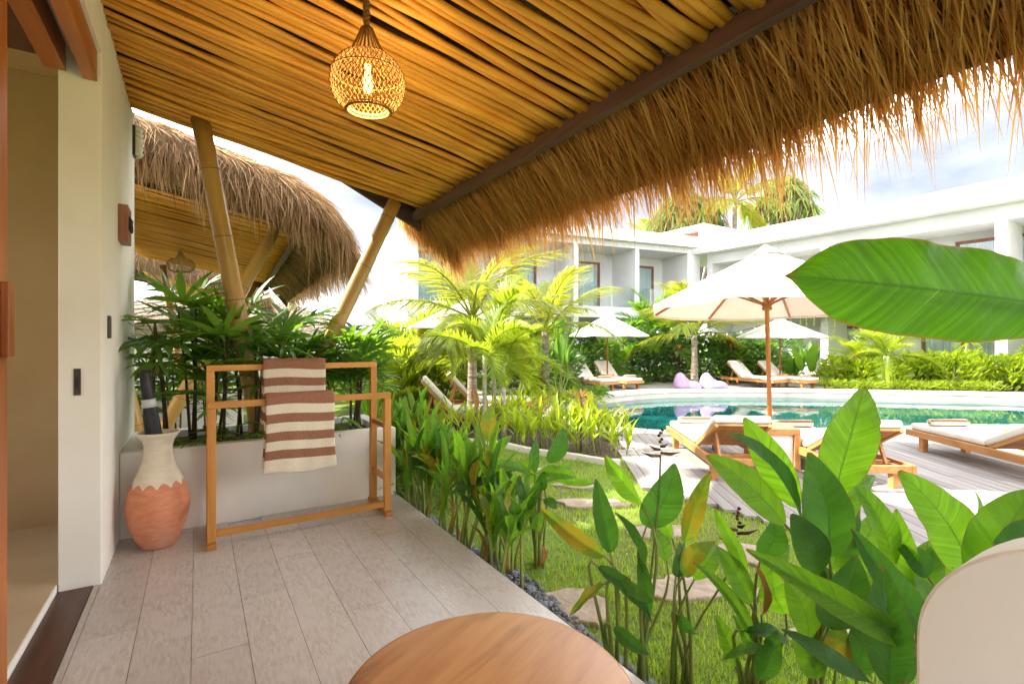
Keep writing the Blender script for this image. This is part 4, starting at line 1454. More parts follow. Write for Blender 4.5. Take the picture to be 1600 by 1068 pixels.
# round table
ta = empty('round_table', (gd(766, 1.068).x, gd(766, 1.068).y, 0))
ta.rotation_euler = (0, 0, R(24))
tag(ta, 'round wooden side table in the foreground', 'table')
tr = 0.322
tp = [(0.0, 0.466), (tr - 0.045, 0.466), (tr - 0.012, 0.474), (tr - 0.002, 0.486), (tr, 0.492), (tr - 0.004, 0.4985), (tr - 0.012, 0.500), (0.0, 0.500)]
mb = MB().lathe(tp, 96)
for i, q in enumerate(mb.v):
    a = math.atan2(q[1], q[0]); rr = math.hypot(q[0], q[1])
    s_ = 1 + 0.010 * math.sin(2 * a + 0.4) + 0.008 * math.sin(3 * a + 1.1) + 0.004 * math.sin(5 * a)
    mb.v[i] = (q[0] * s_, q[1] * s_, q[2])
mb.build('tabletop', M['tabletop'], ta, smooth=True)
for k in range(3):
    a = 2 * math.pi * k / 3 + 0.5
    MB().tube([(0.15 * math.cos(a), 0.15 * math.sin(a), 0.467), (0.22 * math.cos(a), 0.22 * math.sin(a), 0.0)], [0.022, 0.016], 12).build('leg', M['teak_z'], ta, smooth=True)

# ================================================================== POOL FURNITURE
DECKZ = GZ + 0.030
def lounger(loc, rz, ang, label, group, mat='lounger_wood'):
    r = empty('sun_lounger', loc, rz)
    tag(r, label, 'sun lounger', group)
    W, L, zt = 0.66, 2.0, 0.27
    hinge = 0.78
    for s_ in (-1, 1):
        MB().box(s_ * (W / 2) - 0.022, s_ * (W / 2) + 0.022, 0, L, zt - 0.085, zt).build('side_rail', M[mat], r, bevel=0.005)
        for y in (0.20, L - 0.22):
            MB().box(s_ * (W / 2 - 0.062) - 0.036, s_ * (W / 2 - 0.062) + 0.036, y - 0.04, y + 0.04, 0, zt - 0.03).build('leg', M[mat], r, bevel=0.004)
    for y in (0.02, L - 0.02):
        MB().box(-W / 2 + 0.0225, W / 2 - 0.0225, y - 0.02, y + 0.02, zt - 0.08, zt - 0.006).build('end_rail', M[mat], r, bevel=0.004)
    MB().box(-W / 2 + 0.0225, W / 2 - 0.0225, 0.30, 0.345, zt - 0.075, zt - 0.02).build('cross_bar', M[mat], r, bevel=0.003)
    y = hinge + 0.03
    while y < L - 0.09:
        MB().box(-W / 2 + 0.0225, W / 2 - 0.0225, y, y + 0.062, zt - 0.028, zt - 0.006).build('seat_slat', M[mat], r)
        y += 0.086
    # backrest frame, tilted about the hinge
    br = empty('backrest', (0, hinge, zt + 0.002)); br.parent = r
    br.rotation_euler = (-ang, 0, 0)
    BL = 0.76
    for s_ in (-1, 1):
        MB().box(s_ * (W / 2 - 0.055) - 0.02, s_ * (W / 2 - 0.055) + 0.02, -BL, 0, -0.045, -0.004).build('stile', M[mat], br, bevel=0.003)
    y = -BL
    while y < -0.06:
        MB().box(-W / 2 + 0.0755, W / 2 - 0.0755, y, y + 0.060, -0.030, -0.010).build('back_slat', M[mat], br)
        y += 0.083
    hx, hz = hinge - 0.5 * math.cos(ang), zt + 0.5 * math.sin(ang)
    for s_ in (-1, 1):
        MB().bar((s_ * 0.20, hx, hz - 0.03), (s_ * 0.20, max(0.08, hx - 0.12), zt - 0.04), 0.028, 0.034).build('prop', M[mat], r)
    cs = MB().box(-W / 2 + 0.025, W / 2 - 0.025, hinge + 0.02, L - 0.02, zt - 0.004, zt + 0.082).build('seat_cushion', M['cushion'], r, smooth=True, bevel=0.03, seg=4)
    cb = MB().box(-W / 2 + 0.030, W / 2 - 0.030, -BL - 0.02, 0.01, 0.0, 0.085).build('back_cushion', M['cushion'], br, smooth=True, bevel=0.03, seg=4)
    return r

def rolled_towel(loc, rz, label, group):
    o = empty('rolled_towel', loc, rz)
    tag(o, label, 'towel', group)
    mb = MB()
    pts, rad = [], []
    v, uv, f = [], [], []
    nn, ns = 12, 16
    for i in range(nn + 1):
        x = -0.24 + 0.48 * i / nn
        for k in range(ns):
            a = 2 * math.pi * k / ns
            rr = 0.052 * (1 + 0.05 * math.sin(3 * a + i * .3)) * (0.9 if i in (0, nn) else 1)
            v.append((x, rr * 1.15 * math.cos(a), 0.047 + rr * 0.9 * math.sin(a)))
            uv.append((0.5, a / 6.283 * 0.39))
    for i in range(nn):
        for k in range(ns):
            f.append((i * ns + k, (i + 1) * ns + k, (i + 1) * ns + (k + 1) % ns, i * ns + (k + 1) % ns))
    f.append(tuple(range(ns))); f.append(tuple(nn * ns + k for k in range(ns - 1, -1, -1)))
    mb.add(v, f, uv).build('roll', M['towel_roll'], o, smooth=True)
    for e in (-1, 1):
        sp = MB()
        pts = []
        for q in range(26):
            a = q * 0.55; rr = 0.008 + 0.0026 * q * 0.55
            pts.append((e * 0.241, rr * 1.1 * math.cos(a), 0.047 + rr * 0.9 * math.sin(a)))
        sp.tube(pts, 0.0045, 4).build('spiral_edge', M['towel_roll'], o)
    return o

HROT = math.atan2(-HEAD.x, HEAD.y)
def place_lounger(foot_left, ang, label, group, heading=HEAD, towel_lab=None, z=DECKZ):
    """foot_left: the foot-end corner on the left side"""
    side = Vector((heading.y, -heading.x, 0))
    base = Vector(foot_left) - heading * 2.0 + side * 0.33
    rz = math.atan2(-heading.x, heading.y)
    l = lounger((base.x, base.y, z), rz, ang, label, group)
    if towel_lab:
        t = base + heading * 1.72
        rolled_towel((t.x, t.y, z + 0.352), rz + random.uniform(-.08, .08), towel_lab, 'rolled towels on the loungers')
    return l
G = 'teak sun loungers by the pool'
place_lounger((5.70, 4.87, 0), R(27), 'sun lounger left of the side table under the near parasol', G, towel_lab='rolled striped towel on the lounger left of the side table')
place_lounger((6.54, 4.02, 0), R(27), 'sun lounger right of the side table under the near parasol', G, towel_lab='rolled striped towel on the lounger right of the side table')
place_lounger((8.35, 2.95, 0), R(27), 'sun lounger in side view at the right of the deck', G, towel_lab='rolled striped towel on the lounger at the right of the deck')
place_lounger((9.40, 2.19, 0), R(27), 'sun lounger cut by the right edge of the picture', G)
# left pair under the parasol behind the palms
h5 = Vector((0.93, -0.37, 0)).normalized()
place_lounger(gd(806, 9.4) , R(48), 'sun lounger on the lawn left of the palms, the nearer of two', G, h5, z=GZ)
place_lounger(gd(822, 10.9), R(48), 'sun lounger on the lawn left of the palms, the farther of two', G, h5, z=GZ)
# pair across the pool below the grey parasol
h7 = Vector((-0.09, -0.996, 0)).normalized()
place_lounger(gd(966, 15.3), R(42), 'left lounger of the pair below the grey-white parasol across the pool', G, h7, 'rolled towel on the left lounger below the grey-white parasol', GZ + 0.016)
place_lounger(gd(1006, 15.7), R(42), 'right lounger of the pair below the grey-white parasol across the pool', G, h7, 'rolled towel on the right lounger below the grey-white parasol', GZ + 0.016)
place_lounger(gd(1230, 16.0), R(42), 'left lounger of the pair right of the bean bags across the pool', G, h7, 'rolled towel on the left lounger right of the bean bags', GZ + 0.016)
place_lounger(gd(1282, 15.9), R(42), 'right lounger of the pair right of the bean bags across the pool', G, h7, 'rolled towel on the right lounger right of the bean bags', GZ + 0.016)

def side_table(loc, rz, label, group, s_=0.44, h=0.46):
    r = empty('side_table', loc, rz)
    tag(r, label, 'side table', group)
    for a in (-1, 1):
        for b in (-1, 1):
            MB().box(a * (s_ / 2 - 0.032) - 0.032, a * (s_ / 2 - 0.032) + 0.032, b * (s_ / 2 - 0.032) - 0.032, b * (s_ / 2 - 0.032) + 0.032, 0, h - 0.0705).build('leg', M['lounger_wood'], r, bevel=0.003)
    tp_ = MB().box(-s_ / 2, s_ / 2, -s_ / 2, s_ / 2, h - 0.07, h).build('tabletop', M['lounger_wood'], r, bevel=0.006)
    for b in (-1, 1):
        MB().box(-s_ / 2 + 0.0645, s_ / 2 - 0.0645, b * (s_ / 2 - 0.05) - 0.008, b * (s_ / 2 - 0.05) + 0.008, 0.01, h - 0.0705).build('panel', M['plaster'], r)
        MB().box(b * (s_ / 2 - 0.05) - 0.008, b * (s_ / 2 - 0.05) + 0.008, -s_ / 2 + 0.0645, s_ / 2 - 0.0645, 0.01, h - 0.0705).build('panel', M['plaster'], r)
    return r

def parasol(loc, zrim, ztop, rad, label, nrib=8, rot=0.2, tilt=0.0, canvas='canvas', zbase=0.0):
    r = empty('parasol', loc)
    tag(r, label, 'parasol', 'parasols round the pool')
    r.rotation_euler = (Matrix.Rotation(tilt, 4, RGT) @ Matrix.Rotation(rot, 4, 'Z')).to_euler()
    MB().tube([(0, 0, zbase), (0, 0, (zrim + ztop) / 2), (0, 0, ztop - 0.04)], 0.026, 14).build('pole', M['umb_wood'], r, smooth=True)
    MB().lathe([(0.0, ztop + 0.05), (0.016, ztop + 0.045), (0.022, ztop + 0.02), (0.02, ztop - 0.04)], 12).build('finial', M['umb_wood'], r, smooth=True)
    hub = zrim + 0.02
    MB().lathe([(0.027, hub - 0.07), (0.052, hub - 0.06), (0.058, hub - 0.035), (0.046, hub - 0.02), (0.062, hub), (0.062, hub + 0.03), (0.040, hub + 0.045), (0.027, hub + 0.05)], 18).build('hub', M['umb_wood'], r, smooth=True)
    v, uv, f = [], [], []
    nr, nsub = 9, 4
    def pt(t, k, w):
        a = 2 * math.pi * (k + w) / nrib
        a0 = 2 * math.pi * k / nrib; a1 = 2 * math.pi * (k + 1) / nrib
        x = (1 - w) * math.cos(a0) + w * math.cos(a1); y = (1 - w) * math.sin(a0) + w * math.sin(a1)
        sag = 0.040 * math.sin(math.pi * w) * t
        z = ztop - (ztop - zrim) * (t ** 0.93) - sag * 0.6 + 0.015 * math.sin(math.pi * t)
        return Vector((x * rad * t, y * rad * t, z))
    for k in range(nrib):
        b = len(v)
        for i in range(nr + 1):
            t = 0.03 + 0.97 * i / nr
            for j in range(nsub + 1):
                v.append(pt(t, k, j / nsub)); uv.append((j / nsub, t))
        for i in range(nr):
            for j in range(nsub):
                a = b + i * (nsub + 1) + j
                f.append((a, a + nsub + 1, a + nsub + 2, a + 1))
    can = MB().add(v, f, uv).build('canopy', M[canvas], r)
    # hem
    hv, hf = [], []
    for k in range(nrib):
        for j in range(nsub):
            p = pt(1.0, k, j / nsub)
            hv += [p, p * 1.0 + Vector((0, 0, -0.035))]
    m_ = len(hv) // 2
    hf = [(2 * i, 2 * i + 1, 2 * ((i + 1) % m_) + 1, 2 * ((i + 1) % m_)) for i in range(m_)]
    MB().add(hv, hf).build('hem', M[canvas], can)
    cv, cf = [], []
    for i in range(4):
        t = 0.02 + 0.13 * i / 3
        for k in range(nrib * 2):
            p = pt(t, k // 2, (k % 2) / 2)
            cv.append(p + Vector((0, 0, 0.05 - 0.012 * i + 0.010 * (k % 2) * i / 3)))
    for i in range(3):
        for k in range(nrib * 2):
            cf.append((i * nrib * 2 + k, (i + 1) * nrib * 2 + k, (i + 1) * nrib * 2 + (k + 1) % (nrib * 2), i * nrib * 2 + (k + 1) % (nrib * 2)))
    MB().add(cv, cf).build('vent_cap', M[canvas], can)
    for k in range(nrib):
        a, b = pt(0.05, k, 0) + Vector((0, 0, -0.022)), pt(0.985, k, 0) + Vector((0, 0, -0.022))
        MB().bar(a, b, 0.022, 0.028).build('rib', M['umb_wood'], r)
        c = pt(0.50, k, 0) + Vector((0, 0, -0.035))
        h_ = Vector((c.x, c.y, 0)).normalized() * 0.055 + Vector((0, 0, hub + 0.015))
        MB().bar(h_, c, 0.018, 0.024).build('strut', M['umb_wood'], r)
    return r

tbl = Vector((5.80, 3.40, DECKZ))
side_table(tbl, HROT, 'teak side table with cream panels between the two near loungers', 'teak side tables between loungers', 0.46, 0.47)
parasol(tbl, 1.90, 2.62, 1.43, 'large cream parasol standing over the near loungers', rot=0.33, tilt=-0.05)
q = gd(735, 11.2)
parasol(q, 1.84, 2.52, 1.45, 'white parasol half hidden behind the yellow palms', rot=0.1)
q = gd(949, 16.6, GZ + 0.013)
parasol(q, 1.70, 2.42, 1.38, 'grey-white parasol before the balconies across the pool', rot=0.5)
side_table((q.x, q.y, q.z), 0.7, 'low teak table below the grey-white parasol', 'teak side tables between loungers', 0.40, 0.42)
q = gd(1219, 16.8, GZ + 0.013)
parasol(q, 1.66, 2.30, 1.38, 'white parasol right of the bean bags across the pool', rot=0.4)
side_table((q.x, q.y, q.z), 0.7, 'low teak table between the loungers right of the bean bags', 'teak side tables between loungers', 0.40, 0.42)

def bean_bag(loc, rz, label):
    mb = MB()
    nr, ns = 22, 32
    v, f = [], []
    for i in range(nr + 1):
        ph = math.pi * i / nr
        for k in range(ns):
            a = 2 * math.pi * k / ns
            x, y, z = math.sin(ph) * math.cos(a), math.sin(ph) * math.sin(a), math.cos(ph)
            X = x * 0.50; Y = y * 0.40; Z = max(z, -0.55) * 0.21 + 0.115
            # seat dips in front, back rises to a peak behind
            back = max(0, -x * 0.9 + 0.15 - abs(y) * 0.45)
            if z > 0: Z += back ** 1.3 * 0.58 * z ** 0.55; X += back * 0.16 * z; Y *= 1 - 0.45 * min(1, back) * z
            fold = 0.014 * math.sin(a * 7 + z * 5) + 0.010 * math.sin(a * 3 - z * 9 + 1)
            X *= 1 + fold; Y *= 1 + fold
            if z < -0.5: Z = 0.0
            v.append((X + 0.08 * max(0, -z), Y, Z + (0.01 * math.sin(X * 25) if z > 0 else 0)))
    for i in range(nr):
        for k in range(ns):
            f.append((i * ns + k, (i + 1) * ns + k, (i + 1) * ns + (k + 1) % ns, i * ns + (k + 1) % ns))
    o = mb.add(v, f).build('bean_bag', M['lilac'], None, smooth=True)
    o.location = loc; o.rotation_euler = (0, 0, rz); o.scale = (0.86, 0.86, 0.86)
    tag(o, label, 'bean bag', 'lilac bean bags')
    return o
q = gd(1074, 15.75, GZ + 0.013); bean_bag(q, R(-38), 'left one of the two lilac bean bags across the pool')
q = gd(1115, 15.75, GZ + 0.013); bean_bag(q, R(-38), 'right one of the two lilac bean bags across the pool')

# festoon lights strung before the shaded wall
fe = empty('festoon_lights', gd(1030, 17.5))
tag(fe, 'string of small globe lights sagging below the palm crowns', 'string lights')
pts = []
base = Vector(fe.location)
for i in range(25):
    t = i / 24
    p = gd(930 + 260 * t, 17.2 - 0.6 * t, 0)
    pts.append(Vector((p.x - base.x, p.y - base.y, 2.05 - 0.5 * math.sin(math.pi * (t * 2 % 1)) * 0.5)))
MB().tube(pts, 0.008, 4).build('cable', M['wire'], fe)
for i in range(1, 24, 2):
    MB().lathe([(0, 0.0), (0.022, -0.01), (0.035, -0.045), (0.022, -0.08), (0, -0.09)], 10, pts[i]).build('globe', M['globe'], fe, smooth=True)

# stepping stones
stones = [((896, 952), 0.24, 0.17), ((1066, 922), 0.26, 0.17), ((925, 788), 0.30, 0.14), ((1027, 833), 0.26, 0.14), ((900, 760), 0.22, 0.10), ((821, 734), 0.18, 0.09), ((1160, 868), 0.22, 0.15), ((1250, 940), 0.24, 0.18), ((1330, 1010), 0.26, 0.2)]
slab = ['flat sandstone stepping stone touching the terrace edge', 'large sandstone stepping stone behind the young heliconias', 'pale stepping stone in the middle of the lawn',
        'stepping stone between the lawn middle and the deck corner', 'small stepping stone just before the kerbed bed', 'farthest small stepping stone near the kerb', 'stepping stone half hidden by heliconia leaves near the deck',
        'stepping stone under the tall heliconia leaves', 'stepping stone at the low rounded wall, mostly hidden']
for i, ((px, py), a_, b_) in enumerate(stones):
    c = gp(px, py)
    mb = MB()
    poly = []
    for k in range(18):
        t = 2 * math.pi * k / 18
        rr = 1 + 0.40 * noise.noise(Vector((math.cos(t) * 1.5, math.sin(t) * 1.5, i * 3.7))) + 0.20 * noise.noise(Vector((math.cos(t) * 4, math.sin(t) * 4, i * 1.7)))
        poly.append(Vector((math.cos(t) * a_ * rr, math.sin(t) * b_ * rr, 0)))
    v = [(p.x, p.y, -0.04) for p in poly] + [(p.x, p.y, 0.020) for p in poly] + [(p.x * 0.96, p.y * 0.95, 0.026 + 0.006 * noise.noise(p * 9)) for p in poly] + [(p.x * 0.5, p.y * 0.5, 0.028 + 0.014 * noise.noise(p * 8 + Vector((3, i, 0)))) for p in poly] + [(0, 0, 0.028)]
    f = []
    for L_ in range(3):
        for k in range(18):
            f.append((L_ * 18 + k, L_ * 18 + (k + 1) % 18, (L_ + 1) * 18 + (k + 1) % 18, (L_ + 1) * 18 + k))
    f += [(54 + k, 54 + (k + 1) % 18, 72) for k in range(18)]
    o = mb.add(v, f).build('stepping_stone', M['stone'], None, smooth=False)
    o.location = c; o.rotation_euler = (0, 0, -YAW + random.uniform(-.25, .25))
    tag(o, slab[i], 'stepping stone', 'stepping stones across the lawn')

# gravel strip along the terrace edge
gv = MB()
ico = [(0, 0, 1), (.89, 0, .45), (.28, .85, .45), (-.72, .53, .45), (-.72, -.53, .45), (.28, -.85, .45), (.72, .53, -.45), (-.28, .85, -.45), (-.89, 0, -.45), (-.28, -.85, -.45), (.72, -.53, -.45), (0, 0, -1)]
icf = [(0, 1, 2), (0, 2, 3), (0, 3, 4), (0, 4, 5), (0, 5, 1), (1, 6, 2), (2, 7, 3), (3, 8, 4), (4, 9, 5), (5, 10, 1), (6, 7, 2), (7, 8, 3), (8, 9, 4), (9, 10, 5), (10, 6, 1), (6, 11, 7), (7, 11, 8), (8, 11, 9), (9, 11, 10), (10, 11, 6)]
for q in range(5200):
    y = random.uniform(0.2, 5.2)
    wd = 0.30 + 0.05 * math.sin(y * 3)
    x = TE + 0.015 + wd * random.random() ** 1.2
    s_ = random.uniform(0.010, 0.024)
    rot = Matrix.Rotation(random.uniform(0, 6.28), 3, 'Z') @ Matrix.Rotation(random.uniform(-.6, .6), 3, 'X')
    sc_ = Vector((s_ * random.uniform(.8, 1.5), s_, s_ * random.uniform(.5, .9)))
    z = GZ + 0.010 + random.random() * 0.022
    vv = []
    for p in ico:
        w = rot @ Vector((p[0] * sc_.x * random.uniform(.85, 1.1), p[1] * sc_.y, p[2] * sc_.z))
        vv.append((x + w.x, y + w.y, z + w.z))
    gv.add(vv, icf)
o = gv.build('gravel', M['gravel'])
tag(o, 'dark grey gravel strip along the terrace edge', 'gravel', None, 'stuff')
o = MB().add([(TE, -0.5, GZ + 0.005), (TE + 0.32, -0.5, GZ + 0.005), (TE + 0.32, 5.3, GZ + 0.005), (TE, 5.3, GZ + 0.005)], [(0, 1, 2, 3)]).build('gravel_bed', M['gravel'])
tag(o, 'bed below the gravel strip', None, None, 'structure')
# ================================================================== VEGETATION
def paddle(wr, bend, fold, wav, sd, mat, nl=14, nw=3, twist=0.0, notches=0):
    """leaf blade of unit length along +Y (base at 0, tip at 1), width wr"""
    rnd = random.Random(sd)
    ph, ph2 = rnd.uniform(0, 6.28), rnd.uniform(0, 6.28)
    cuts = [(rnd.uniform(.3, .9), rnd.choice((-1, 1)), rnd.uniform(.12, .4)) for _ in range(notches)]
    pk = rnd.uniform(0.70, 0.92)
    side = rnd.uniform(-.05, .05)
    sp = []
    y = z = 0.0
    ang = bend * 0.5
    for i in range(nl + 1):
        sp.append((y, z))
        y += math.cos(ang) / nl; z += math.sin(ang) / nl
        ang -= bend / nl * (0.5 + 1.0 * i / nl)
    ey, ez = sp[-1]
    L = math.hypot(ey, ez); ca, sa = ey / L, ez / L
    v, uv, f = [], [], []
    for i, (yy, zz) in enumerate(sp):
        t = i / nl
        Y, Z = (yy * ca + zz * sa) / L, (-yy * sa + zz * ca) / L
        w = wr * 0.5 * (math.sin(math.pi * min(1, (t * 0.97 + 0.015)) ** pk)) ** 0.75
        w = max(w, 0.0025)
        tw = twist * (t - .4)
        cx = side * math.sin(math.pi * t)
        for j in range(-nw, nw + 1):
            u = j / nw
            ww = w
            for (t0, sd_, dp) in cuts:
                if sd_ * u > 0.55: ww *= 1 - dp * math.exp(-((t - t0) / 0.022) ** 2)
            wz = fold * abs(u) * w * 1.2 - 0.30 * fold * u * u * w
            wz += wav * wr * 0.13 * abs(u) ** 1.4 * math.sin(t * 13 + ph + (1.9 if u > 0 else 0)) * math.sin(math.pi * t)
            wz += wav * wr * 0.03 * abs(u) * math.sin(t * 41 + ph2)
            edge = 1 + 0.012 * math.sin(t * 31 + ph + (2 if u > 0 else 0))
            X = u * ww * edge
            v.append((cx + X * math.cos(tw) - wz * math.sin(tw), Y, Z + X * math.sin(tw) + wz * math.cos(tw)))
            uv.append((0.5 + u * 0.5, t))
    m = 2 * nw + 1
    for i in range(nl):
        for j in range(m - 1):
            q = i * m + j
            f.append((q, q + 1, q + m + 1, q + m))
    return MB().add(v, f, uv).mesh('leaf', mat, True)

LEAF = {}
LEAF_WR = {}
def leaf_set(key, mat, n=5, wr=0.25, bend=(0.2, 0.9), fold=(0.25, 0.6), wav=(0.2, 1.0), nl=14, nw=3):
    LEAF_WR[key] = wr
    LEAF[key] = [paddle(wr, random.uniform(*bend), random.uniform(*fold), random.uniform(*wav), 100 + k * 7 + len(LEAF) * 31, M[mat], nl, nw, random.uniform(-.6, .6) if nl > 10 else 0.3, random.choice((0, 0, 1)) if nl > 16 else 0) for k in range(n)]
leaf_set('heli', 'heli', 9, 0.25, (0.2, 1.1), (0.25, 0.8), (0.15, 0.75), 24, 4); leaf_set('heli_dark', 'heli_dark', 9, 0.25, (0.2, 1.1), (0.25, 0.8), (0.15, 0.75), 24, 4); leaf_set('heli_yellow', 'heli_yellow', 5, 0.25, (0.3, 1.6), (0.3, 1.0), (0.6, 1.6), 24, 4)
leaf_set('dry', 'dry', 3, 0.14, (0.6, 1.8), (0.8, 1.4), (0.6, 1.5))
leaf_set('ginger', 'ginger', 5, 0.16, (0.3, 1.0), (0.3, 0.7), (0.1, 0.4), 6, 1)
leaf_set('shrubleaf', 'shrub', 4, 0.25, (0.3, 1.0), (0.2, 0.5), (0.2, 0.8), 8, 2)
leaf_set('cordy', 'cordyline', 4, 0.16, (0.3, 1.1), (0.3, 0.7), (0.1, 0.4), 6, 1)

def put_leaf(root, rootpos, key, base, tip, width, nrm, name='leaf'):
    base, tip = Vector(base), Vector(tip)
    L = (tip - base).length
    m = frame_mat(base - rootpos, tip - base, nrm, (width / LEAF_WR[key], L, L))
    return link(name, random.choice(LEAF[key]), root, m)

def stem_part(root, rootpos, p0, p1, r0, r1, dirn=None, mat='stem', name='stem', nseg=7):
    p0, p1 = Vector(p0) - rootpos, Vector(p1) - rootpos
    h = (p1 - p0).length
    c0 = p0 + Vector((0, 0, h * 0.45))
    c1 = p1 - (Vector(dirn).normalized() * h * 0.30 if dirn is not None else Vector((0, 0, h * 0.3)))
    pts = []
    for i in range(nseg + 1):
        t = i / nseg
        pts.append(p0 * (1 - t) ** 3 + c0 * 3 * t * (1 - t) ** 2 + c1 * 3 * t * t * (1 - t) + p1 * t ** 3)
    rad = [r0 + (r1 - r0) * i / nseg for i in range(nseg + 1)]
    return MB().tube(pts, rad, 6).build(name, M[mat], root, smooth=True)

def surveyed_plant(label, rootp, leaves, group, flowers=()):
    """a clump whose big leaves were measured: (key, base px, tip px, width px, depth base, depth tip, normal tilt)"""
    rootpos = Vector(rootp)
    r = empty('heliconia', rootpos)
    tag(r, label, 'heliconia', group)
    for (key, b, t, w, d0, d1, roll) in leaves:
        B, T = at(b[0], b[1], d0), at(t[0], t[1], d1)
        mid = (B + T) / 2
        view = (CAM - mid).normalized()
        ax = (T - B).normalized()
        nrm = Matrix.Rotation(R(roll), 3, ax) @ (view + Vector((0, 0, 0.25)))
        cosr = max(0.35, math.cos(R(abs(roll))))
        wid = w * (d0 + d1) / 2 / FPX / cosr
        put_leaf(r, rootpos, key, B, T, wid, nrm)
        jit = Vector((random.uniform(-.05, .05), random.uniform(-.05, .05), 0))
        stem_part(r, rootpos, rootpos + jit, B, 0.0105, 0.0042, ax)
    for (px, py, d) in flowers:
        p = at(px, py, d)
        stem_part(r, rootpos, rootpos, p, 0.006, 0.004)
        q = p - rootpos
        for k in range(4):
            a = 1 if k % 2 else -1
            o_ = q + Vector((0, 0, 0.014 * k))
            dd = RGT * a + FWD * random.uniform(-.5, .5) + Vector((0, 0, random.uniform(-.05, .25) + .25 * (k > 1)))
            L_ = (0.10, 0.085, 0.05, 0.035)[k]
            MB().tube([o_, o_ + dd.normalized() * L_ * 0.5 + Vector((0, 0, -0.006)), o_ + dd.normalized() * L_], [0.006, 0.008, 0.0012], 6).build('bract', M['bract'], r, smooth=True)
        for k in range(5):
            o_ = q + Vector((random.uniform(-.012, .012), random.uniform(-.012, .012), 0.06 + 0.014 * k))
            MB().lathe([(0, -0.008), (0.007, -0.004), (0.008, 0.002), (0, 0.008)], 7, o_).build('seed', M['bract'], r, smooth=True)
    return r

HG = 'heliconias along the terrace edge'
surveyed_plant('young heliconia with a broad dark leaf on a thin stem before the lawn', gp(1008, 1066), [
    ('heli_dark', (1010, 822), (1054, 724), 54, 2.22, 2.20, 10), ('heli', (1002, 786), (945, 711), 25, 2.22, 2.3, -30),
    ('heli', (1042, 876), (1024, 812), 30, 2.25, 2.35, 15), ('heli_dark', (1003, 893), (960, 800), 18, 2.2, 2.1, 40), ('heli_dark', (1000, 870), (1014, 970), 22, 2.2, 2.12, 20)], HG, [(1032, 712, 2.2)])
surveyed_plant('heliconia with a leaf whose yellowed tip points left over the lawn', gp(958, 1052), [
    ('heli_dark', (954, 862), (931, 748), 34, 2.22, 2.25, 12), ('heli_yellow', (944, 868), (845, 794), 27, 2.25, 2.35, -12),
    ('heli_yellow', (945, 912), (890, 962), 15, 2.18, 2.1, 25), ('heli_dark', (935, 885), (1018, 972), 25, 2.18, 2.1, -25), ('heli', (972, 905), (1020, 940), 20, 2.15, 2.1, 0),
    ('heli_dark', (960, 980), (1014, 1022), 22, 2.15, 2.05, 20)], HG)
surveyed_plant('heliconia with an upright yellow leaf and a curled brown one', gp(1064, 1076), [
    ('heli_yellow', (1070, 847), (1110, 736), 29, 2.15, 2.15, 12), ('heli_yellow', (1068, 898), (1118, 846), 32, 2.12, 2.1, -20), ('heli_dark', (1056, 900), (1062, 846), 26, 2.12, 2.2, 30),
    ('heli', (1050, 840), (1028, 780), 22, 2.2, 2.3, -25), ('heli', (1085, 905), (1120, 850), 30, 2.1, 2.15, 10), ('heli_dark', (1060, 960), (1088, 990), 16, 2.1, 2.1, 30)], HG, [(1152, 838, 2.05)])
surveyed_plant('heliconia clump with long narrow leaves left of the tallest leaf', gd(1175, 1.98), [
    ('heli', (1178, 1000), (1082, 878), 22, 1.95, 2.0, 20), ('heli', (1166, 890), (1117, 795), 22, 1.98, 2.05, -20), ('heli', (1172, 942), (1120, 853), 36, 1.96, 2.0, 15),
    ('heli_dark', (1190, 868), (1212, 806), 38, 1.98, 2.0, 20), ('heli', (1228, 958), (1208, 890), 48, 1.94, 1.92, -8), ('dry', (1190, 960), (1178, 880), 12, 1.95, 1.95, 40),
    ('heli', (1198, 1010), (1130, 1030), 18, 1.92, 1.9, 15), ('heli', (1175, 1010), (1145, 960), 20, 1.94, 1.95, 20), ('heli_dark', (1165, 985), (1235, 1010), 24, 1.93, 1.9, -30), ('heli', (1150, 1040), (1118, 960), 28, 1.95, 1.98, 12),
    ('heli', (1190, 920), (1232, 850), 34, 2.0, 2.05, -12), ('heli_dark', (1185, 1060), (1215, 985), 36, 1.88, 1.88, 14)], HG)
surveyed_plant('heliconia clump with the tallest upright leaf before the loungers', gd(1262, 1.80), [
    ('heli', (1302, 778), (1350, 605), 70, 1.80, 1.86, 8), ('heli_dark', (1296, 868), (1264, 706), 70, 1.74, 1.74, -6), ('heli', (1246, 792), (1163, 652), 48, 1.82, 1.9, -18),
    ('heli_dark', (1250, 806), (1136, 676), 26, 1.78, 1.86, 52), ('heli', (1226, 818), (1104, 711), 52, 1.84, 1.92, 10), ('heli_dark', (1277, 896), (1237, 802), 54, 1.70, 1.70, 10),
    ('heli', (1310, 832), (1366, 742), 40, 1.82, 1.9, -20), ('heli_dark', (1290, 978), (1338, 868), 62, 1.66, 1.66, 12), ('heli', (1300, 890), (1328, 806), 50, 1.86, 1.95, 10),
    ('heli_yellow', (1306, 1045), (1312, 968), 44, 1.68, 1.66, 8), ('heli_dark', (1318, 862), (1345, 782), 40, 1.9, 1.95, -25), ('heli', (1262, 1000), (1228, 905), 46, 1.72, 1.75, 14),
    ('heli', (1275, 1060), (1240, 985), 40, 1.68, 1.70, -16), ('heli_dark', (1300, 930), (1262, 870), 44, 1.76, 1.78, 18), ('heli', (1340, 900), (1382, 800), 44, 1.84, 1.9, -14)], HG)
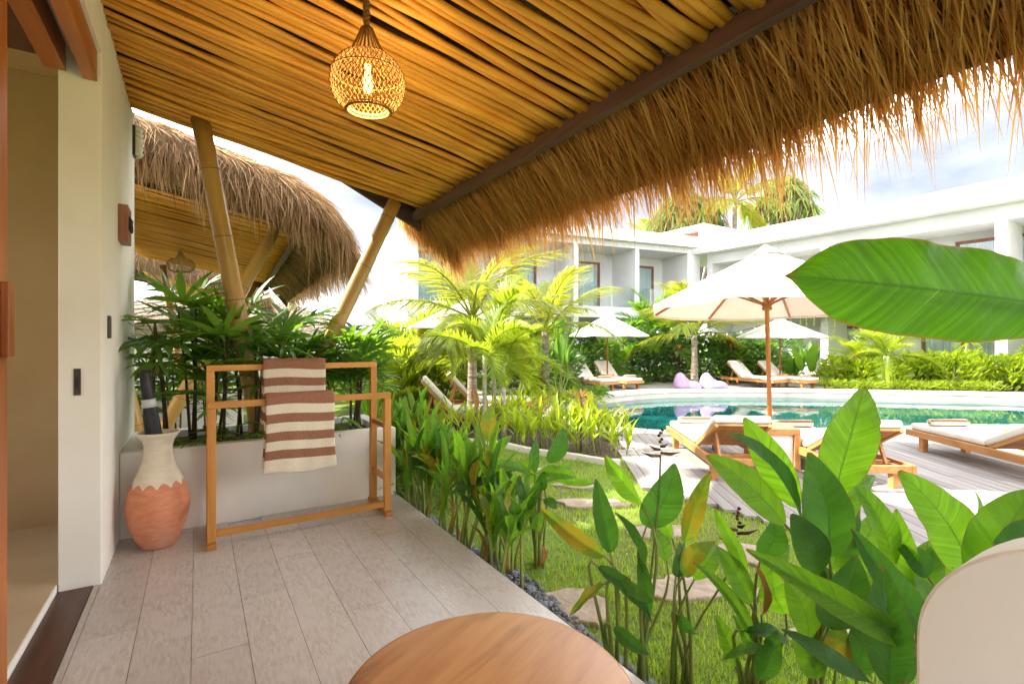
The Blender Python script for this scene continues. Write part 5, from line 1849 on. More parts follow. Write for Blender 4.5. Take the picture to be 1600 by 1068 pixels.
surveyed_plant('heliconia clump with a long leaf stretching left beside the rounded wall', gd(1392, 1.60), [
    ('heli', (1396, 884), (1328, 750), 38, 1.70, 1.78, 24), ('heli', (1522, 906), (1404, 735), 74, 1.50, 1.56, 8), ('heli', (1428, 1008), (1165, 858), 42, 1.45, 1.56, -10),
    ('heli_dark', (1446, 992), (1330, 824), 46, 1.52, 1.6, 10), ('heli', (1432, 925), (1400, 795), 32, 1.66, 1.74, -25), ('heli_dark', (1388, 1070), (1380, 884), 62, 1.46, 1.46, -8),
    ('heli_dark', (1356, 1062), (1220, 982), 30, 1.50, 1.6, 22), ('heli', (1470, 985), (1430, 900), 40, 1.55, 1.6, 30), ('heli', (1500, 860), (1522, 765), 12, 1.75, 1.8, 55),
    ('heli_dark', (1420, 1065), (1400, 960), 40, 1.5, 1.52, 25), ('heli_dark', (1340, 1050), (1368, 950), 46, 1.62, 1.66, 18), ('heli_dark', (1450, 900), (1400, 850), 36, 1.62, 1.7, 12), ('heli', (1425, 960), (1462, 842), 48, 1.66, 1.72, -12), ('heli', (1360, 960), (1330, 880), 44, 1.7, 1.74, 10), ('heli', (1470, 900), (1505, 830), 46, 1.66, 1.7, 14)], HG)
surveyed_plant('heliconia leaves rising at the right edge behind the rounded wall', gd(1560, 1.42), [
    ('heli', (1518, 908), (1618, 765), 74, 1.42, 1.44, -10), ('heli_dark', (1665, 850), (1552, 850), 66, 1.30, 1.34, 12), ('heli', (1470, 1000), (1600, 940), 40, 1.5, 1.5, 20), ('heli', (1600, 930), (1560, 820), 50, 1.5, 1.55, 20)], HG)
surveyed_plant('heliconia standing alone at the lawn edge with two dark upright leaves', gp(836, 884), [
    ('heli_dark', (836, 738), (838, 686), 17, 3.36, 3.36, 10), ('heli_dark', (858, 722), (880, 668), 26, 3.4, 3.42, 15), ('heli', (828, 738), (760, 728), 16, 3.35, 3.3, 10),
    ('heli', (842, 738), (900, 745), 22, 3.35, 3.3, -10), ('heli_dark', (846, 765), (850, 735), 18, 3.35, 3.32, 10), ('heli', (868, 748), (928, 755), 12, 3.35, 3.3, 30),
    ('heli', (838, 830), (848, 798), 18, 3.3, 3.3, 10), ('dry', (842, 885), (846, 850), 8, 3.3, 3.3, 40), ('heli_dark', (850, 780), (870, 795), 16, 3.3, 3.25, 0),
    ('heli', (845, 755), (812, 720), 20, 3.4, 3.5, -20), ('heli', (850, 752), (895, 722), 18, 3.4, 3.5, 20)], HG)
surveyed_plant('slender heliconia stem with a scorched yellow-green leaf beside the lawn', gp(772, 880), [
    ('heli_yellow', (762, 690), (768, 632), 24, 3.5, 3.5, 15), ('heli', (755, 722), (742, 660), 14, 3.5, 3.55, 25), ('heli_dark', (766, 750), (705, 772), 18, 3.45, 3.35, 20), ('heli', (770, 742), (820, 728), 15, 3.45, 3.4, -15),
    ('heli', (750, 770), (728, 725), 16, 3.45, 3.45, 20), ('dry', (745, 640), (738, 605), 9, 3.5, 3.5, 30), ('heli_dark', (802, 770), (812, 742), 16, 3.4, 3.4, 20), ('heli', (774, 715), (800, 680), 16, 3.5, 3.55, -20)], HG)

def heli_clump(pos, label, h, nst, rnd, keys=('heli', 'heli', 'heli_dark', 'heli', 'heli_dark', 'heli_yellow'), lw=0.072, group=HG, name='heliconia', cat='heliconia'):
    rootpos = Vector(pos)
    r = empty(name, rootpos)
    tag(r, label, cat, group)
    for s_ in range(nst):
        a = rnd.uniform(0, 6.28)
        b = rootpos + Vector((rnd.uniform(-.10, .10), rnd.uniform(-.10, .10), 0))
        hh = h * rnd.uniform(.62, 1.0)
        lean = Vector((math.cos(a), math.sin(a), 0)) * rnd.uniform(.02, .12)
        top = b + lean + Vector((0, 0, hh * .70))
        stem_part(r, rootpos, b, top, 0.011, 0.006)
        nl_ = rnd.choice((3, 4, 4))
        for k in range(nl_):
            aa = a + k * 2.4 + rnd.uniform(-.5, .5)
            el = rnd.uniform(0.65, 1.42) if k else 1.4
            L_ = rnd.uniform(.28, .50) * (h / 0.95)
            dirn = Vector((math.cos(aa) * math.cos(el), math.sin(aa) * math.cos(el), math.sin(el)))
            bp = top + Vector((0, 0, -hh * 0.07 * k))
            tip = bp + dirn * L_
            nrm = Vector((-math.cos(aa) * math.sin(el), -math.sin(aa) * math.sin(el), math.cos(el)))
            put_leaf(r, rootpos, rnd.choice(keys), bp, tip, lw * rnd.uniform(.7, 1.2), nrm)
    if rnd.random() < .6:
        b = rootpos + Vector((rnd.uniform(-.1, .1), rnd.uniform(-.1, .1), 0.02))
        t = b + Vector((rnd.uniform(-.1, .1), rnd.uniform(-.1, .1), rnd.uniform(.15, .4)))
        put_leaf(r, rootpos, 'dry', b, t, 0.03, Vector((1, 0, 0)))
    return r

rnd = random.Random(11)
row = []
for k in range(13):
    y = 2.55 + k * 0.215
    row.append((1.55 + rnd.uniform(-.05, .14), y + rnd.uniform(-.05, .05)))
for k, (x, y) in enumerate(row):
    heli_clump((x, y, GZ), ORD[len(row) - 1 - k] + ' leafy heliconia clump from the planter along the gravel strip', rnd.uniform(.78, 1.04) if k > 1 else 0.72, rnd.choice((4, 5, 6)), rnd)
# second, looser row a little farther onto the lawn
for k in range(5):
    x, y = 1.85 + rnd.uniform(-.05, .15), 4.1 + k * 0.36
    heli_clump((x, y, GZ), ORD[k] + ' heliconia clump of the loose outer row beside the planter corner', rnd.uniform(.7, .9), 4, rnd)

# banana leaf reaching in from the right
bn = empty('banana_plant', gd(1880, 1.45))
tag(bn, 'huge glossy banana leaf reaching in from the right edge', 'banana plant')
rp = Vector(bn.location)
B, T = at(1690, 484, 1.30), at(1226, 430, 1.42)
# fuller outline: blunt rounded tip, widest a third from it
def banana_shape():
    nl, nw = 44, 7
    v, uv, f = [], [], []
    for i in range(nl + 1):
        t = i / nl
        w = 0.5 * min(1.0, (1 - t ** 14)) * min(1, 0.45 + 1.4 * t) * (1 - 0.10 * max(0, t - .6))
        w *= math.sqrt(max(0, 1 - max(0, (t - 0.60) / 0.40) ** 1.9)) if t > .62 else 1
        Zs = 0.045 * math.sin(math.pi * t)
        for j in range(-nw, nw + 1):
            u = j / nw
            lobe = 1 + (0.05 * math.sin(t * 9 + 0.4) + 0.02 * math.sin(t * 23)) * (1 if u > 0 else 0.5)
            dz = 0.10 * abs(u) * 0.28 - 0.035 * u * u + 0.012 * abs(u) * math.sin(t * 22 + (2 if u > 0 else 0)) + 0.004 * math.sin(t * 60) * abs(u)
            v.append((u * w * lobe, t, Zs + dz)); uv.append((0.5 + u / 2, t))
    m = 2 * nw + 1
    for i in range(nl):
        for j in range(m - 1):
            a = i * m + j
            f.append((a, a + 1, a + m + 1, a + m))
    return MB().add(v, f, uv).mesh('leaf', M['banana'], True)
mid = (B + T) / 2
view = (CAM - mid).normalized()
ax = (T - B).normalized()
nrm = Matrix.Rotation(R(14), 3, ax) @ view
L_ = (T - B).length
bleaf = link('leaf', banana_shape(), bn, frame_mat(B - rp, ax, nrm, (0.268, L_, L_)))
MB().tube([B - rp + nrm * -0.012 - ax * 0.02, (B + T) / 2 - rp + nrm * (-0.006) + nrm.cross(ax) * 0, T - rp - ax * 0.06], [0.011, 0.0065, 0.002], 8).build('midrib', M['stem'], bleaf if False else bn, smooth=True)
pts = []
p0, p1 = Vector((0, 0, 0)), B - rp
for i in range(11):
    t = i / 10
    pts.append(p0 * (1 - t) ** 2 + (p0 + Vector((0.02, -0.02, 1.5))) * 2 * t * (1 - t) + p1 * t * t)
MB().tube(pts, [0.07 - 0.055 * (i / 10) for i in range(11)], 10).build('stem', M['stem'], bn, smooth=True)
for k in range(3):
    aa = 0.5 + k * 2.1
    d_ = Vector((math.cos(aa) * .6, math.sin(aa) * .6, .8))
    b_ = Vector((0, 0, 1.0))
    link('leaf', bleaf.data, bn, frame_mat(b_, d_, Vector((-math.cos(aa), -math.sin(aa), .7)), (0.3, 0.9, 0.9)))

# ---- lady palms in the planter: canes with fan leaves
def fan_mesh(sd, nseg=8, mat='rhapis', spread=2.5, wl=0.125):
    rn = random.Random(sd)
    v, uv, f = [], [], []
    for k in range(nseg):
        a = (k / (nseg - 1) - .5) * spread + rn.uniform(-.07, .07)
        L = (1 - 0.22 * abs(a) / (spread / 2)) * rn.uniform(.86, 1.05)
        dr = rn.uniform(.12, .42)
        w = wl * rn.uniform(.75, 1.15)
        b = len(v)
        for i in range(6):
            t = i / 5
            ww = w * 0.5 * (0.30, 0.85, 1.0, 0.92, 0.62, 0.10)[i]
            cx, cy = math.sin(a), math.cos(a)
            z = 0.10 * t - dr * t * t * L
            p = (cx * L * t, cy * L * t)
            v += [(p[0] - cy * ww, p[1] + cx * ww, z + 0.35 * ww), (p[0], p[1], z), (p[0] + cy * ww, p[1] - cx * ww, z + 0.35 * ww)]
            uv += [(0, t), (.5, t), (1, t)]
        for i in range(5):
            q = b + i * 3
            f += [(q, q + 1, q + 4, q + 3), (q + 1, q + 2, q + 5, q + 4)]
    return MB().add(v, f, uv).mesh('leaf', M[mat], True)
FANS = [fan_mesh(k, random.choice((6, 7, 8, 9)), spread=random.uniform(2.0, 3.0)) for k in range(8)]

def lady_palm(pos, h, label, rnd, nc=3, nl=7, size=0.30):
    r = empty('lady_palm', pos)
    tag(r, label, 'lady palm', 'lady palms in the planters')
    for c in range(nc):
        b = Vector((rnd.uniform(-.07, .07), rnd.uniform(-.07, .07), 0))
        hh = h * rnd.uniform(.65, 1)
        top = b + Vector((rnd.uniform(-.10, .10), rnd.uniform(-.10, .10), hh))
        MB().tube([b, (b + top) / 2 + Vector((.01, 0, 0)), top], [0.011, 0.010, 0.008], 7).build('cane', M['cane'], r, smooth=True)
        for k in range(nl):
            a = k * 2.4 + rnd.uniform(-.4, .4) + c
            el = rnd.uniform(.15, 1.25)
            pl_l = rnd.uniform(.12, .28)
            q = b + (top - b) * rnd.uniform(.50, 1.0)
            d = Vector((math.cos(a) * math.cos(el), math.sin(a) * math.cos(el), math.sin(el)))
            e = q + d * pl_l
            MB().tube([q, (q + e) / 2 + Vector((0, 0, .015)), e], 0.003, 5).build('petiole', M['stem'], r)
            el2 = el - rnd.uniform(.0, .75)
            d2 = Vector((math.cos(a) * math.cos(el2), math.sin(a) * math.cos(el2), math.sin(el2)))
            s_ = size * rnd.uniform(.8, 1.2)
            link('leaf', rnd.choice(FANS), r, frame_mat(e, d2, UP, (s_, s_, s_)))
    return r
rnd = random.Random(23)
spots = [(-0.24, 4.38, 0.95), (-0.05, 4.60, 1.08), (0.14, 4.30, 0.80), (0.24, 4.62, 1.02), (0.42, 4.36, 0.85), (0.60, 4.62, 0.98), (0.76, 4.40, 0.55), (0.98, 4.62, 0.62), (1.13, 4.36, 0.66), (1.24, 4.56, 0.80)]
for k, (x, y, h) in enumerate(spots):
    lady_palm((x, y, 0.48), h, ORD[k] + ' lady palm in the planter counted from the wall', rnd, 3, 6, 0.36)
for k, (x, y, h) in enumerate([(-0.75, 6.9, 1.5), (-0.25, 7.4, 1.55), (0.1, 6.9, 1.3), (-0.55, 8.4, 1.7), (0.2, 8.4, 1.6), (-1.0, 7.6, 1.6)]):
    lady_palm((x, y, GZ), h, ORD[k] + ' lady palm of the thicket beyond the planter', rnd, 3, 8, 0.34)
# low cut-leaf plants at the planter's foot
CUT = [fan_mesh(50 + k, 9, 'shrub', 3.6, 0.13) for k in range(4)]
for k, p in enumerate([(-0.02, 4.16, .49), (0.30, 4.15, .49), (0.9, 4.15, .49), (1.62, 4.3, GZ), (1.72, 4.62, GZ), (1.60, 4.85, GZ), (1.85, 5.1, GZ)]):
    r = empty('philodendron', p)
    lab = (ORD[k] + ' low cut-leaf philodendron in the planter from the wall') if k < 3 else (ORD[k - 3] + ' bushy cut-leaf philodendron right of the planter corner')
    tag(r, lab, 'philodendron', 'philodendrons round the planter')
    for q in range(7 if k < 3 else 12):
        a = q * 2.4 + rnd.uniform(-.3, .3); el = rnd.uniform(.3, 1.2)
        L = rnd.uniform(.08, .18) if k < 3 else rnd.uniform(.25, .75)
        d = Vector((math.cos(a) * math.cos(el), math.sin(a) * math.cos(el), math.sin(el)))
        MB().tube([(0, 0, 0), d * L], 0.004, 5).build('petiole', M['stem'], r)
        d2 = Vector((math.cos(a), math.sin(a), rnd.uniform(-.5, .4)))
        s_ = rnd.uniform(.12, .2) if k < 3 else rnd.uniform(.2, .32)
        link('leaf', rnd.choice(CUT), r, frame_mat(d * L, d2, UP, (s_, s_, s_)))

# ---- feather palms
def frond_mesh(sd, mat, n=34, ll=0.34, arch=1.2, vee=0.5, droop=0.5, lw=0.022, start=0.22):
    """unit-length feather frond: leaves the origin along +Y, arches down towards -Z"""
    rn = random.Random(sd)
    mb = MB()
    N = 18
    sp = []
    p = Vector((0, 0, 0)); ang = 0.0
    for i in range(N + 1):
        sp.append(p.copy())
        p = p + Vector((0, math.cos(ang), math.sin(ang))) / N
        ang -= arch / N * (0.4 + 1.2 * i / N)
    mb.tube(sp, [0.013 * (1 - 0.8 * i / N) + 0.001 for i in range(N + 1)], 5, uvr=0.5)
    for k in range(n):
        t = start + (1 - start) * (k + rn.random() * .5) / n
        fi = min(t * N, N - 0.001); i0 = int(fi); w = fi - i0
        P = sp[i0] * (1 - w) + sp[i0 + 1] * w
        T = (sp[i0 + 1] - sp[i0]).normalized()
        Nn = Vector((0, -T.z, T.y))
        tt = (t - start) / (1 - start)
        L = ll * (0.45 + 0.75 * math.sin(math.pi * min(1, tt * 0.80 + 0.18))) * rn.uniform(.85, 1.1)
        for s_ in (-1, 1):
            fw = 0.50 + 0.55 * tt + rn.uniform(-.12, .12)
            d = (Vector((s_, 0, 0)) * math.cos(fw) + T * math.sin(fw)) + Nn * (vee + rn.uniform(-.15, .15))
            d.normalize()
            side = d.cross(Nn).normalized()
            v, uv = [], []
            for q in range(4):
                u = q / 3
                c = P + d * (L * u) + Vector((0, 0, -droop * L * u * u))
                ww = lw * (0.55 + 0.9 * u if u < .4 else 1.2 * (1 - u) + .08)
                if q == 3:
                    v.append(c); uv.append((.5, 1))
                else:
                    v += [c - side * ww, c + side * ww]; uv += [(0, u), (1, u)]
            mb.add(v, [(0, 1, 3, 2), (2, 3, 5, 4), (4, 5, 6)], uv)
    return mb.mesh('frond', M[mat], False)
FR = {
    'areca': [frond_mesh(k, 'areca', 42, 0.30, random.uniform(.9, 1.5), 0.55, 0.30, 0.0125, 0.18) for k in range(4)],
    'coco': [frond_mesh(20 + k, 'coco', 56, 0.30, random.uniform(.9, 1.5), 0.25, 0.80, 0.0095, 0.20) for k in range(4)],
    'green': [frond_mesh(40 + k, 'shrub', 34, 0.30, random.uniform(.8, 1.3), 0.4, 0.35, 0.017, 0.18) for k in range(4)],
}
def feather_palm(name, pos, label, cat, kind, trunk_h, tr0, tr1, nf, fl, rnd, group, spread=(0.25, 1.35), bark='bark', lean=(0, 0), az0=0.0):
    r = empty(name, pos)
    tag(r, label, cat, group)
    top = Vector((lean[0], lean[1], trunk_h))
    if trunk_h > 0.05:
        N = 8
        pts = [Vector((lean[0] * (i / N) ** 1.6, lean[1] * (i / N) ** 1.6, trunk_h * i / N)) for i in range(N + 1)]
        rad = [tr0 + (tr1 - tr0) * (i / N) ** .6 for i in range(N + 1)]
        rad[0] *= 1.25
        MB().tube(pts, rad, 10).build('trunk', M[bark], r, smooth=True)
    for k in range(nf):
        a = az0 + k * 2.39996 + rnd.uniform(-.25, .25)
        el = spread[1] - (spread[1] - spread[0]) * (k / max(1, nf - 1)) + rnd.uniform(-.12, .12)
        d = Vector((math.cos(a) * math.cos(el), math.sin(a) * math.cos(el), math.sin(el)))
        L = fl * rnd.uniform(.8, 1.1)
        link('frond', rnd.choice(FR[kind]), r, frame_mat(top + d * 0.03, d, UP if el < 1.2 else Vector((-math.cos(a), -math.sin(a), .2)), (L, L, L)))
    return r

rnd = random.Random(5)
PG = 'palms between the lawn and the pool'
# near areca clump: several slim pale stems
for k, (px, D, h, nf, fl) in enumerate([(757, 7.6, 1.30, 9, 1.05), (787, 7.8, 1.15, 9, 1.0), (772, 8.3, 1.55, 9, 1.15)]):
    feather_palm('areca_palm', gd(px, D), ['slim pale-stemmed areca palm nearest the lawn', 'slim pale-stemmed areca palm second from the lawn edge', 'taller slim areca palm behind the two pale-stemmed ones'][k], 'palm', 'areca', h, 0.040, 0.030, nf, fl, rnd, PG, (-.1, 1.35), 'bark_pale')
feather_palm('coconut_palm', gd(738, 9.6), 'young coconut palm with a long yellow frond arching to the left', 'palm', 'coco', 1.95, 0.12, 0.07, 13, 2.0, rnd, PG, (0.0, 1.45), 'bark', az0=2.6)
feather_palm('coconut_palm', gd(852, 12.2), 'young coconut palm with upright bright fronds before the balconies', 'palm', 'coco', 1.75, 0.13, 0.08, 12, 1.8, rnd, PG, (0.35, 1.45), 'bark')
feather_palm('coconut_palm', gd(1085, 17.2), 'coconut palm behind the bean bags', 'palm', 'coco', 1.75, 0.15, 0.09, 15, 2.2, rnd, PG, (0.15, 1.45), 'bark')
feather_palm('areca_palm', gd(648, 12.5), 'tall bushy yellow areca palm left of the half-hidden parasol', 'palm', 'areca', 0.5, 0.10, 0.08, 20, 2.2, rnd, PG, (0.2, 1.5), 'bark_pale')
feather_palm('areca_palm', gd(690, 13.5), 'bushy areca palm behind the half-hidden parasol', 'palm', 'areca', 0.7, 0.10, 0.08, 20, 2.3, rnd, PG, (0.2, 1.5), 'bark_pale')
feather_palm('areca_palm', gd(612, 11.2), 'low bushy areca palm above the planter corner', 'palm', 'areca', 0.15, 0.08, 0.07, 16, 1.5, rnd, PG, (0.1, 1.45), 'bark_pale')
feather_palm('areca_palm', gd(815, 13.5), 'dense areca palm between the two young coconut palms', 'palm', 'areca', 0.5, 0.08, 0.07, 18, 2.0, rnd, PG, (0.1, 1.45), 'bark_pale')
feather_palm('areca_palm', gd(838, 16.8), 'green feather palm left of the grey-white parasol', 'palm', 'green', 0.6, 0.08, 0.07, 16, 1.9, rnd, PG, (0.0, 1.45), 'bark')
feather_palm('fan_palm', gd(1025, 19.2), 'dark green feather palm beside the balcony corner', 'palm', 'green', 1.6, 0.08, 0.07, 16, 2.2, rnd, PG, (-.2, 1.45), 'bark')
feather_palm('fan_palm', gd(965, 19.0), 'dark green feather palm below the glass balustrade', 'palm', 'green', 0.6, 0.08, 0.07, 16, 2.0, rnd, PG, (-.1, 1.45), 'bark')
feather_palm('areca_palm', gd(1385, 16.0), 'short-trunked yellow-green palm in the bed before the curtained windows', 'palm', 'areca', 1.05, 0.12, 0.08, 14, 1.5, rnd, PG, (-.2, 1.35), 'bark_pale')
feather_palm('areca_palm', gd(1345, 17.0), 'smaller yellow-green palm left of the short-trunked one', 'palm', 'areca', 0.8, 0.10, 0.07, 12, 1.4, rnd, PG, (-.2, 1.35), 'bark_pale')

# banana-like paddle clumps
def paddle_clump(name, pos, label, cat, key, n, L, w, rnd, group=None, el=(0.9, 1.5), stem=0.5, matstem='stem'):
    r = empty(name, pos)
    rp_ = Vector(pos)
    tag(r, label, cat, group)
    for k in range(n):
        a = k * 2.4 + rnd.uniform(-.4, .4)
        e = rnd.uniform(*el)
        d = Vector((math.cos(a) * math.cos(e), math.sin(a) * math.cos(e), math.sin(e)))
        b = rp_ + Vector((math.cos(a) * .05, math.sin(a) * .05, 0)) + d * stem * rnd.uniform(.7, 1.1)
        stem_part(r, rp_, rp_ + Vector((math.cos(a) * .03, math.sin(a) * .03, 0)), b, 0.02, 0.012, d, matstem)
        put_leaf(r, rp_, key, b, b + d * L * rnd.uniform(.75, 1.1), w * rnd.uniform(.8, 1.1), Vector((-math.cos(a) * math.sin(e), -math.sin(a) * math.sin(e), math.cos(e))))
    return r
paddle_clump('banana_plant', gd(872, 11.6), 'upright dark banana plant among the young palms', 'banana plant', 'shrubleaf', 6, 1.2, 0.24, rnd, None, (1.2, 1.52), 0.9)
paddle_clump('banana_plant', gd(1262, 18.0), 'banana plant behind the far loungers', 'banana plant', 'shrubleaf', 9, 1.2, 0.34, rnd, None, (0.8, 1.4), 0.6)
paddle_clump('banana_plant', gd(1235, 18.5), 'lower banana plant left of the one behind the far loungers', 'banana plant', 'shrubleaf', 8, 0.9, 0.28, rnd, None, (0.7, 1.4), 0.4)

# ginger bed beside the pool: single stems with lance leaves
def ginger(pos, label, rnd, h, nst, group, key='ginger', lw=0.048, ll=0.31, nlf=6):
    rp_ = Vector(pos)
    r = empty('ginger_plant', rp_)
    tag(r, label, 'ginger plant', group)
    for s_ in range(nst):
        b = rp_ + Vector((rnd.uniform(-.14, .14), rnd.uniform(-.14, .14), 0))
        hh = h * rnd.uniform(.6, 1)
        t = b + Vector((rnd.uniform(-.10, .10), rnd.uniform(-.10, .10), hh))
        stem_part(r, rp_, b, t, 0.008, 0.004, None, 'stem', 'stem', 3)
        for k in range(nlf):
            a = (k % 2) * math.pi + s_ * 1.3 + rnd.uniform(-.5, .5)
            e = rnd.uniform(.55, 1.3)
            d = Vector((math.cos(a) * math.cos(e), math.sin(a) * math.cos(e), math.sin(e)))
            q = b + (t - b) * (0.40 + 0.55 * k / (nlf - 1))
            put_leaf(r, rp_, key, q, q + d * ll * rnd.uniform(.7, 1.2), lw * rnd.uniform(.7, 1.2), Vector((-math.cos(a) * math.sin(e), -math.sin(a) * math.sin(e), math.cos(e))))
    return r
rnd = random.Random(31)
beds = []
for k in range(20):
    px = 795 + (k % 10) * 18 + rnd.uniform(-6, 6)
    py = 700 + (px - 795) * 0.10 - (k // 10) * 26 + rnd.uniform(-6, 2)
    beds.append((px, py))
beds.sort()
for k, (px, py) in enumerate(beds):
    ginger(gp(px, py), ORD[k] + ' yellow-green ginger of the kerbed pool bed from the left', rnd, rnd.uniform(.38, .58), 4, 'ginger plants in the pool bed', nlf=6)
for k, (px, py) in enumerate([(700, 690), (722, 694), (742, 690), (762, 682), (782, 676), (802, 668), (816, 655), (838, 642), (862, 650), (884, 640)]):
    ginger(gp(px, py), ORD[k] + ' ginger of the loose drift between loungers and bed', rnd, rnd.uniform(.4, .6), 4, 'ginger drift before the left loungers', nlf=5, lw=0.045, ll=0.3)
# red-tinged cordylines rising from the bed
for k, (px, py, h) in enumerate([(845, 700, .62), (908, 706, .75)]):
    q = gp(px, py)
    r = empty('cordyline', q)
    tag(r, ['reddish withered cordyline in the middle of the pool bed', 'taller reddish cordyline near the pool end of the bed'][k], 'cordyline', 'cordylines in the bed')
    stem_part(r, q, q, q + Vector((0, 0, h)), 0.012, 0.008, None, 'cane')
    for j in range(12):
        a = j * 2.4; e = rnd.uniform(-.4, 1.1)
        d = Vector((math.cos(a) * math.cos(e), math.sin(a) * math.cos(e), math.sin(e)))
        b = q + Vector((0, 0, h - 0.01 * j))
        put_leaf(r, q, 'cordy', b, b + d * rnd.uniform(.16, .26), .035, Vector((-math.cos(a) * math.sin(e), -math.sin(a) * math.sin(e), math.cos(e))))

# bushy shrubs whose leaves are too small to tell apart: one foliage mesh each, with stems
def shrub(name, pos, label, mat, rx, ry, h, n, ls, rnd, group=None, cat='shrub', narrow=0.32, up=0.3):
    r = empty(name, pos)
    tag(r, label, cat, group)
    mb = MB()
    for k in range(n):
        a = rnd.uniform(0, 6.28); u = rnd.random() ** .5
        hz = rnd.random() ** .75
        prof_ = 0.45 + 0.75 * math.sin(math.pi * min(1, hz * .8 + .15))
        lump = 0.80 + 0.45 * noise.noise(Vector((math.cos(a) * 1.7, math.sin(a) * 1.7, hz * 3 + pos[0])))
        p = Vector((math.cos(a) * rx * u * prof_ * lump, math.sin(a) * ry * u * prof_ * lump, h * hz * (0.82 + 0.3 * lump * .6)))
        d = Vector((math.cos(a + rnd.uniform(-1, 1)), math.sin(a + rnd.uniform(-1, 1)), rnd.uniform(-.5, 1) + up)).normalized()
        s_ = d.cross(Vector((rnd.uniform(-1, 1), rnd.uniform(-1, 1), rnd.uniform(-.2, 1))))
        if s_.length < 1e-3: continue
        s_.normalize()
        L = ls * rnd.uniform(.6, 1.3); w = L * narrow * .5
        dr = Vector((0, 0, -0.18 * L))
        mb.add([p, p + d * L * .4 - s_ * w, p + d * L * .4 + s_ * w, p + d * L * .75 - s_ * w * .7 + dr * .5, p + d * L * .75 + s_ * w * .7 + dr * .5, p + d * L + dr],
               [(0, 2, 1), (1, 2, 4, 3), (3, 4, 5)], [(.5, 0), (0, .4), (1, .4), (0, .7), (1, .7), (.5, 1)])
    mb.build('foliage', M[mat], r)
    st = MB()
    for k in range(5):
        a = k * 1.26 + .3
        st.tube([(0.03 * math.cos(a), 0.03 * math.sin(a), 0), (rx * .25 * math.cos(a), ry * .25 * math.sin(a), h * .4), (rx * .45 * math.cos(a), ry * .45 * math.sin(a), h * .75)], [0.014, 0.010, 0.005], 5)
    st.build('stems', M['cane'], r)
    return r
rnd = random.Random(77)
SG = 'shrubs below the balconies'
lst = [(905, 17.6, 'shrub_dark', .8, 1.9), (935, 18.2, 'shrub', .9, 1.5), (985, 19.6, 'shrub_dark', .8, 2.4), (1012, 18.6, 'shrub_dark', .9, 2.0), (1040, 19.0, 'shrub', .9, 2.1), (1060, 19.6, 'shrub_dark', .8, 2.5),
       (1110, 18.6, 'shrub_dark', .9, 1.7), (1135, 18.4, 'shrub', .9, 1.5), (1160, 18.8, 'shrub_dark', .9, 1.8), (1185, 18.6, 'shrub', .8, 1.5), (1210, 19.4, 'shrub_dark', 1.0, 2.0), (870, 15.6, 'shrub_dark', .8, 1.3), (845, 16.5, 'shrub_dark', 1.0, 2.0),
       (800, 16.8, 'shrub_dark', 1.0, 1.9), (760, 16.0, 'shrub', 1.0, 1.6)]
lst.sort()
for k, (px, D, mt, rr, h) in enumerate(lst):
    shrub('shrub', gd(px, D), ORD[k] + ' dense green shrub below the balconies from the left', mt, rr, rr, h, 900, .24, rnd, SG)
LG = 'yellow-green shrubs left of the palms'
for k, (px, D, rr, h) in enumerate([(600, 13.5, 1.1, 1.6), (632, 12.0, 1.0, 1.5), (660, 12.8, 1.0, 1.7), (690, 12.0, .9, 1.3), (575, 12.0, 1.0, 1.3)]):
    shrub('shrub', gd(px, D), ORD[k] + ' feathery yellow-green shrub at the far left of the lawn', 'areca', rr, rr, h, 1100, .26, rnd, LG, narrow=.16, up=.5)
# low fill in the pool bed
for k, (px, py) in enumerate([(850, 622), (885, 618), (820, 632), (925, 622), (905, 634), (790, 640)]):
    shrub('ground_shrub', gp(px, py), ORD[k] + ' low leafy shrub at the left end of the pool', 'shrub' if k % 2 else 'ginger', .5, .5, .30, 420, .14, rnd, 'low shrubs at the pool end', narrow=.3)
# far right bed
fr = []
for k in range(26):
    t = k / 25
    px = 1300 + 330 * t
    D = 15.75 - 1.0 * t + rnd.uniform(0, 1.2)
    fr.append((px + rnd.uniform(-5, 5), D))
fr.sort()
for k, (px, D) in enumerate(fr):
    h = rnd.uniform(.75, 1.25) if px > 1430 else rnd.uniform(.6, 1.1)
    shrub('ginger_shrub', gd(px, D + .3), ORD[k] + ' yellow-green ginger of the far bed from the left', 'ginger', .42, .42, h, 300, .30, rnd, 'ginger plants of the far bed', 'ginger plant', narrow=.22, up=.9)
for k in range(16):
    px = 1292 + k * 17
    D = 15.72 - 0.95 * k / 19
    shrub('spider_plant', gd(px, D), ORD[k] + ' low grassy tuft along the far coping from the left', 'ginger', .30, .30, .26, 160, .20, rnd, 'grassy tufts along the far coping', 'grass tuft', narrow=.12, up=.6)
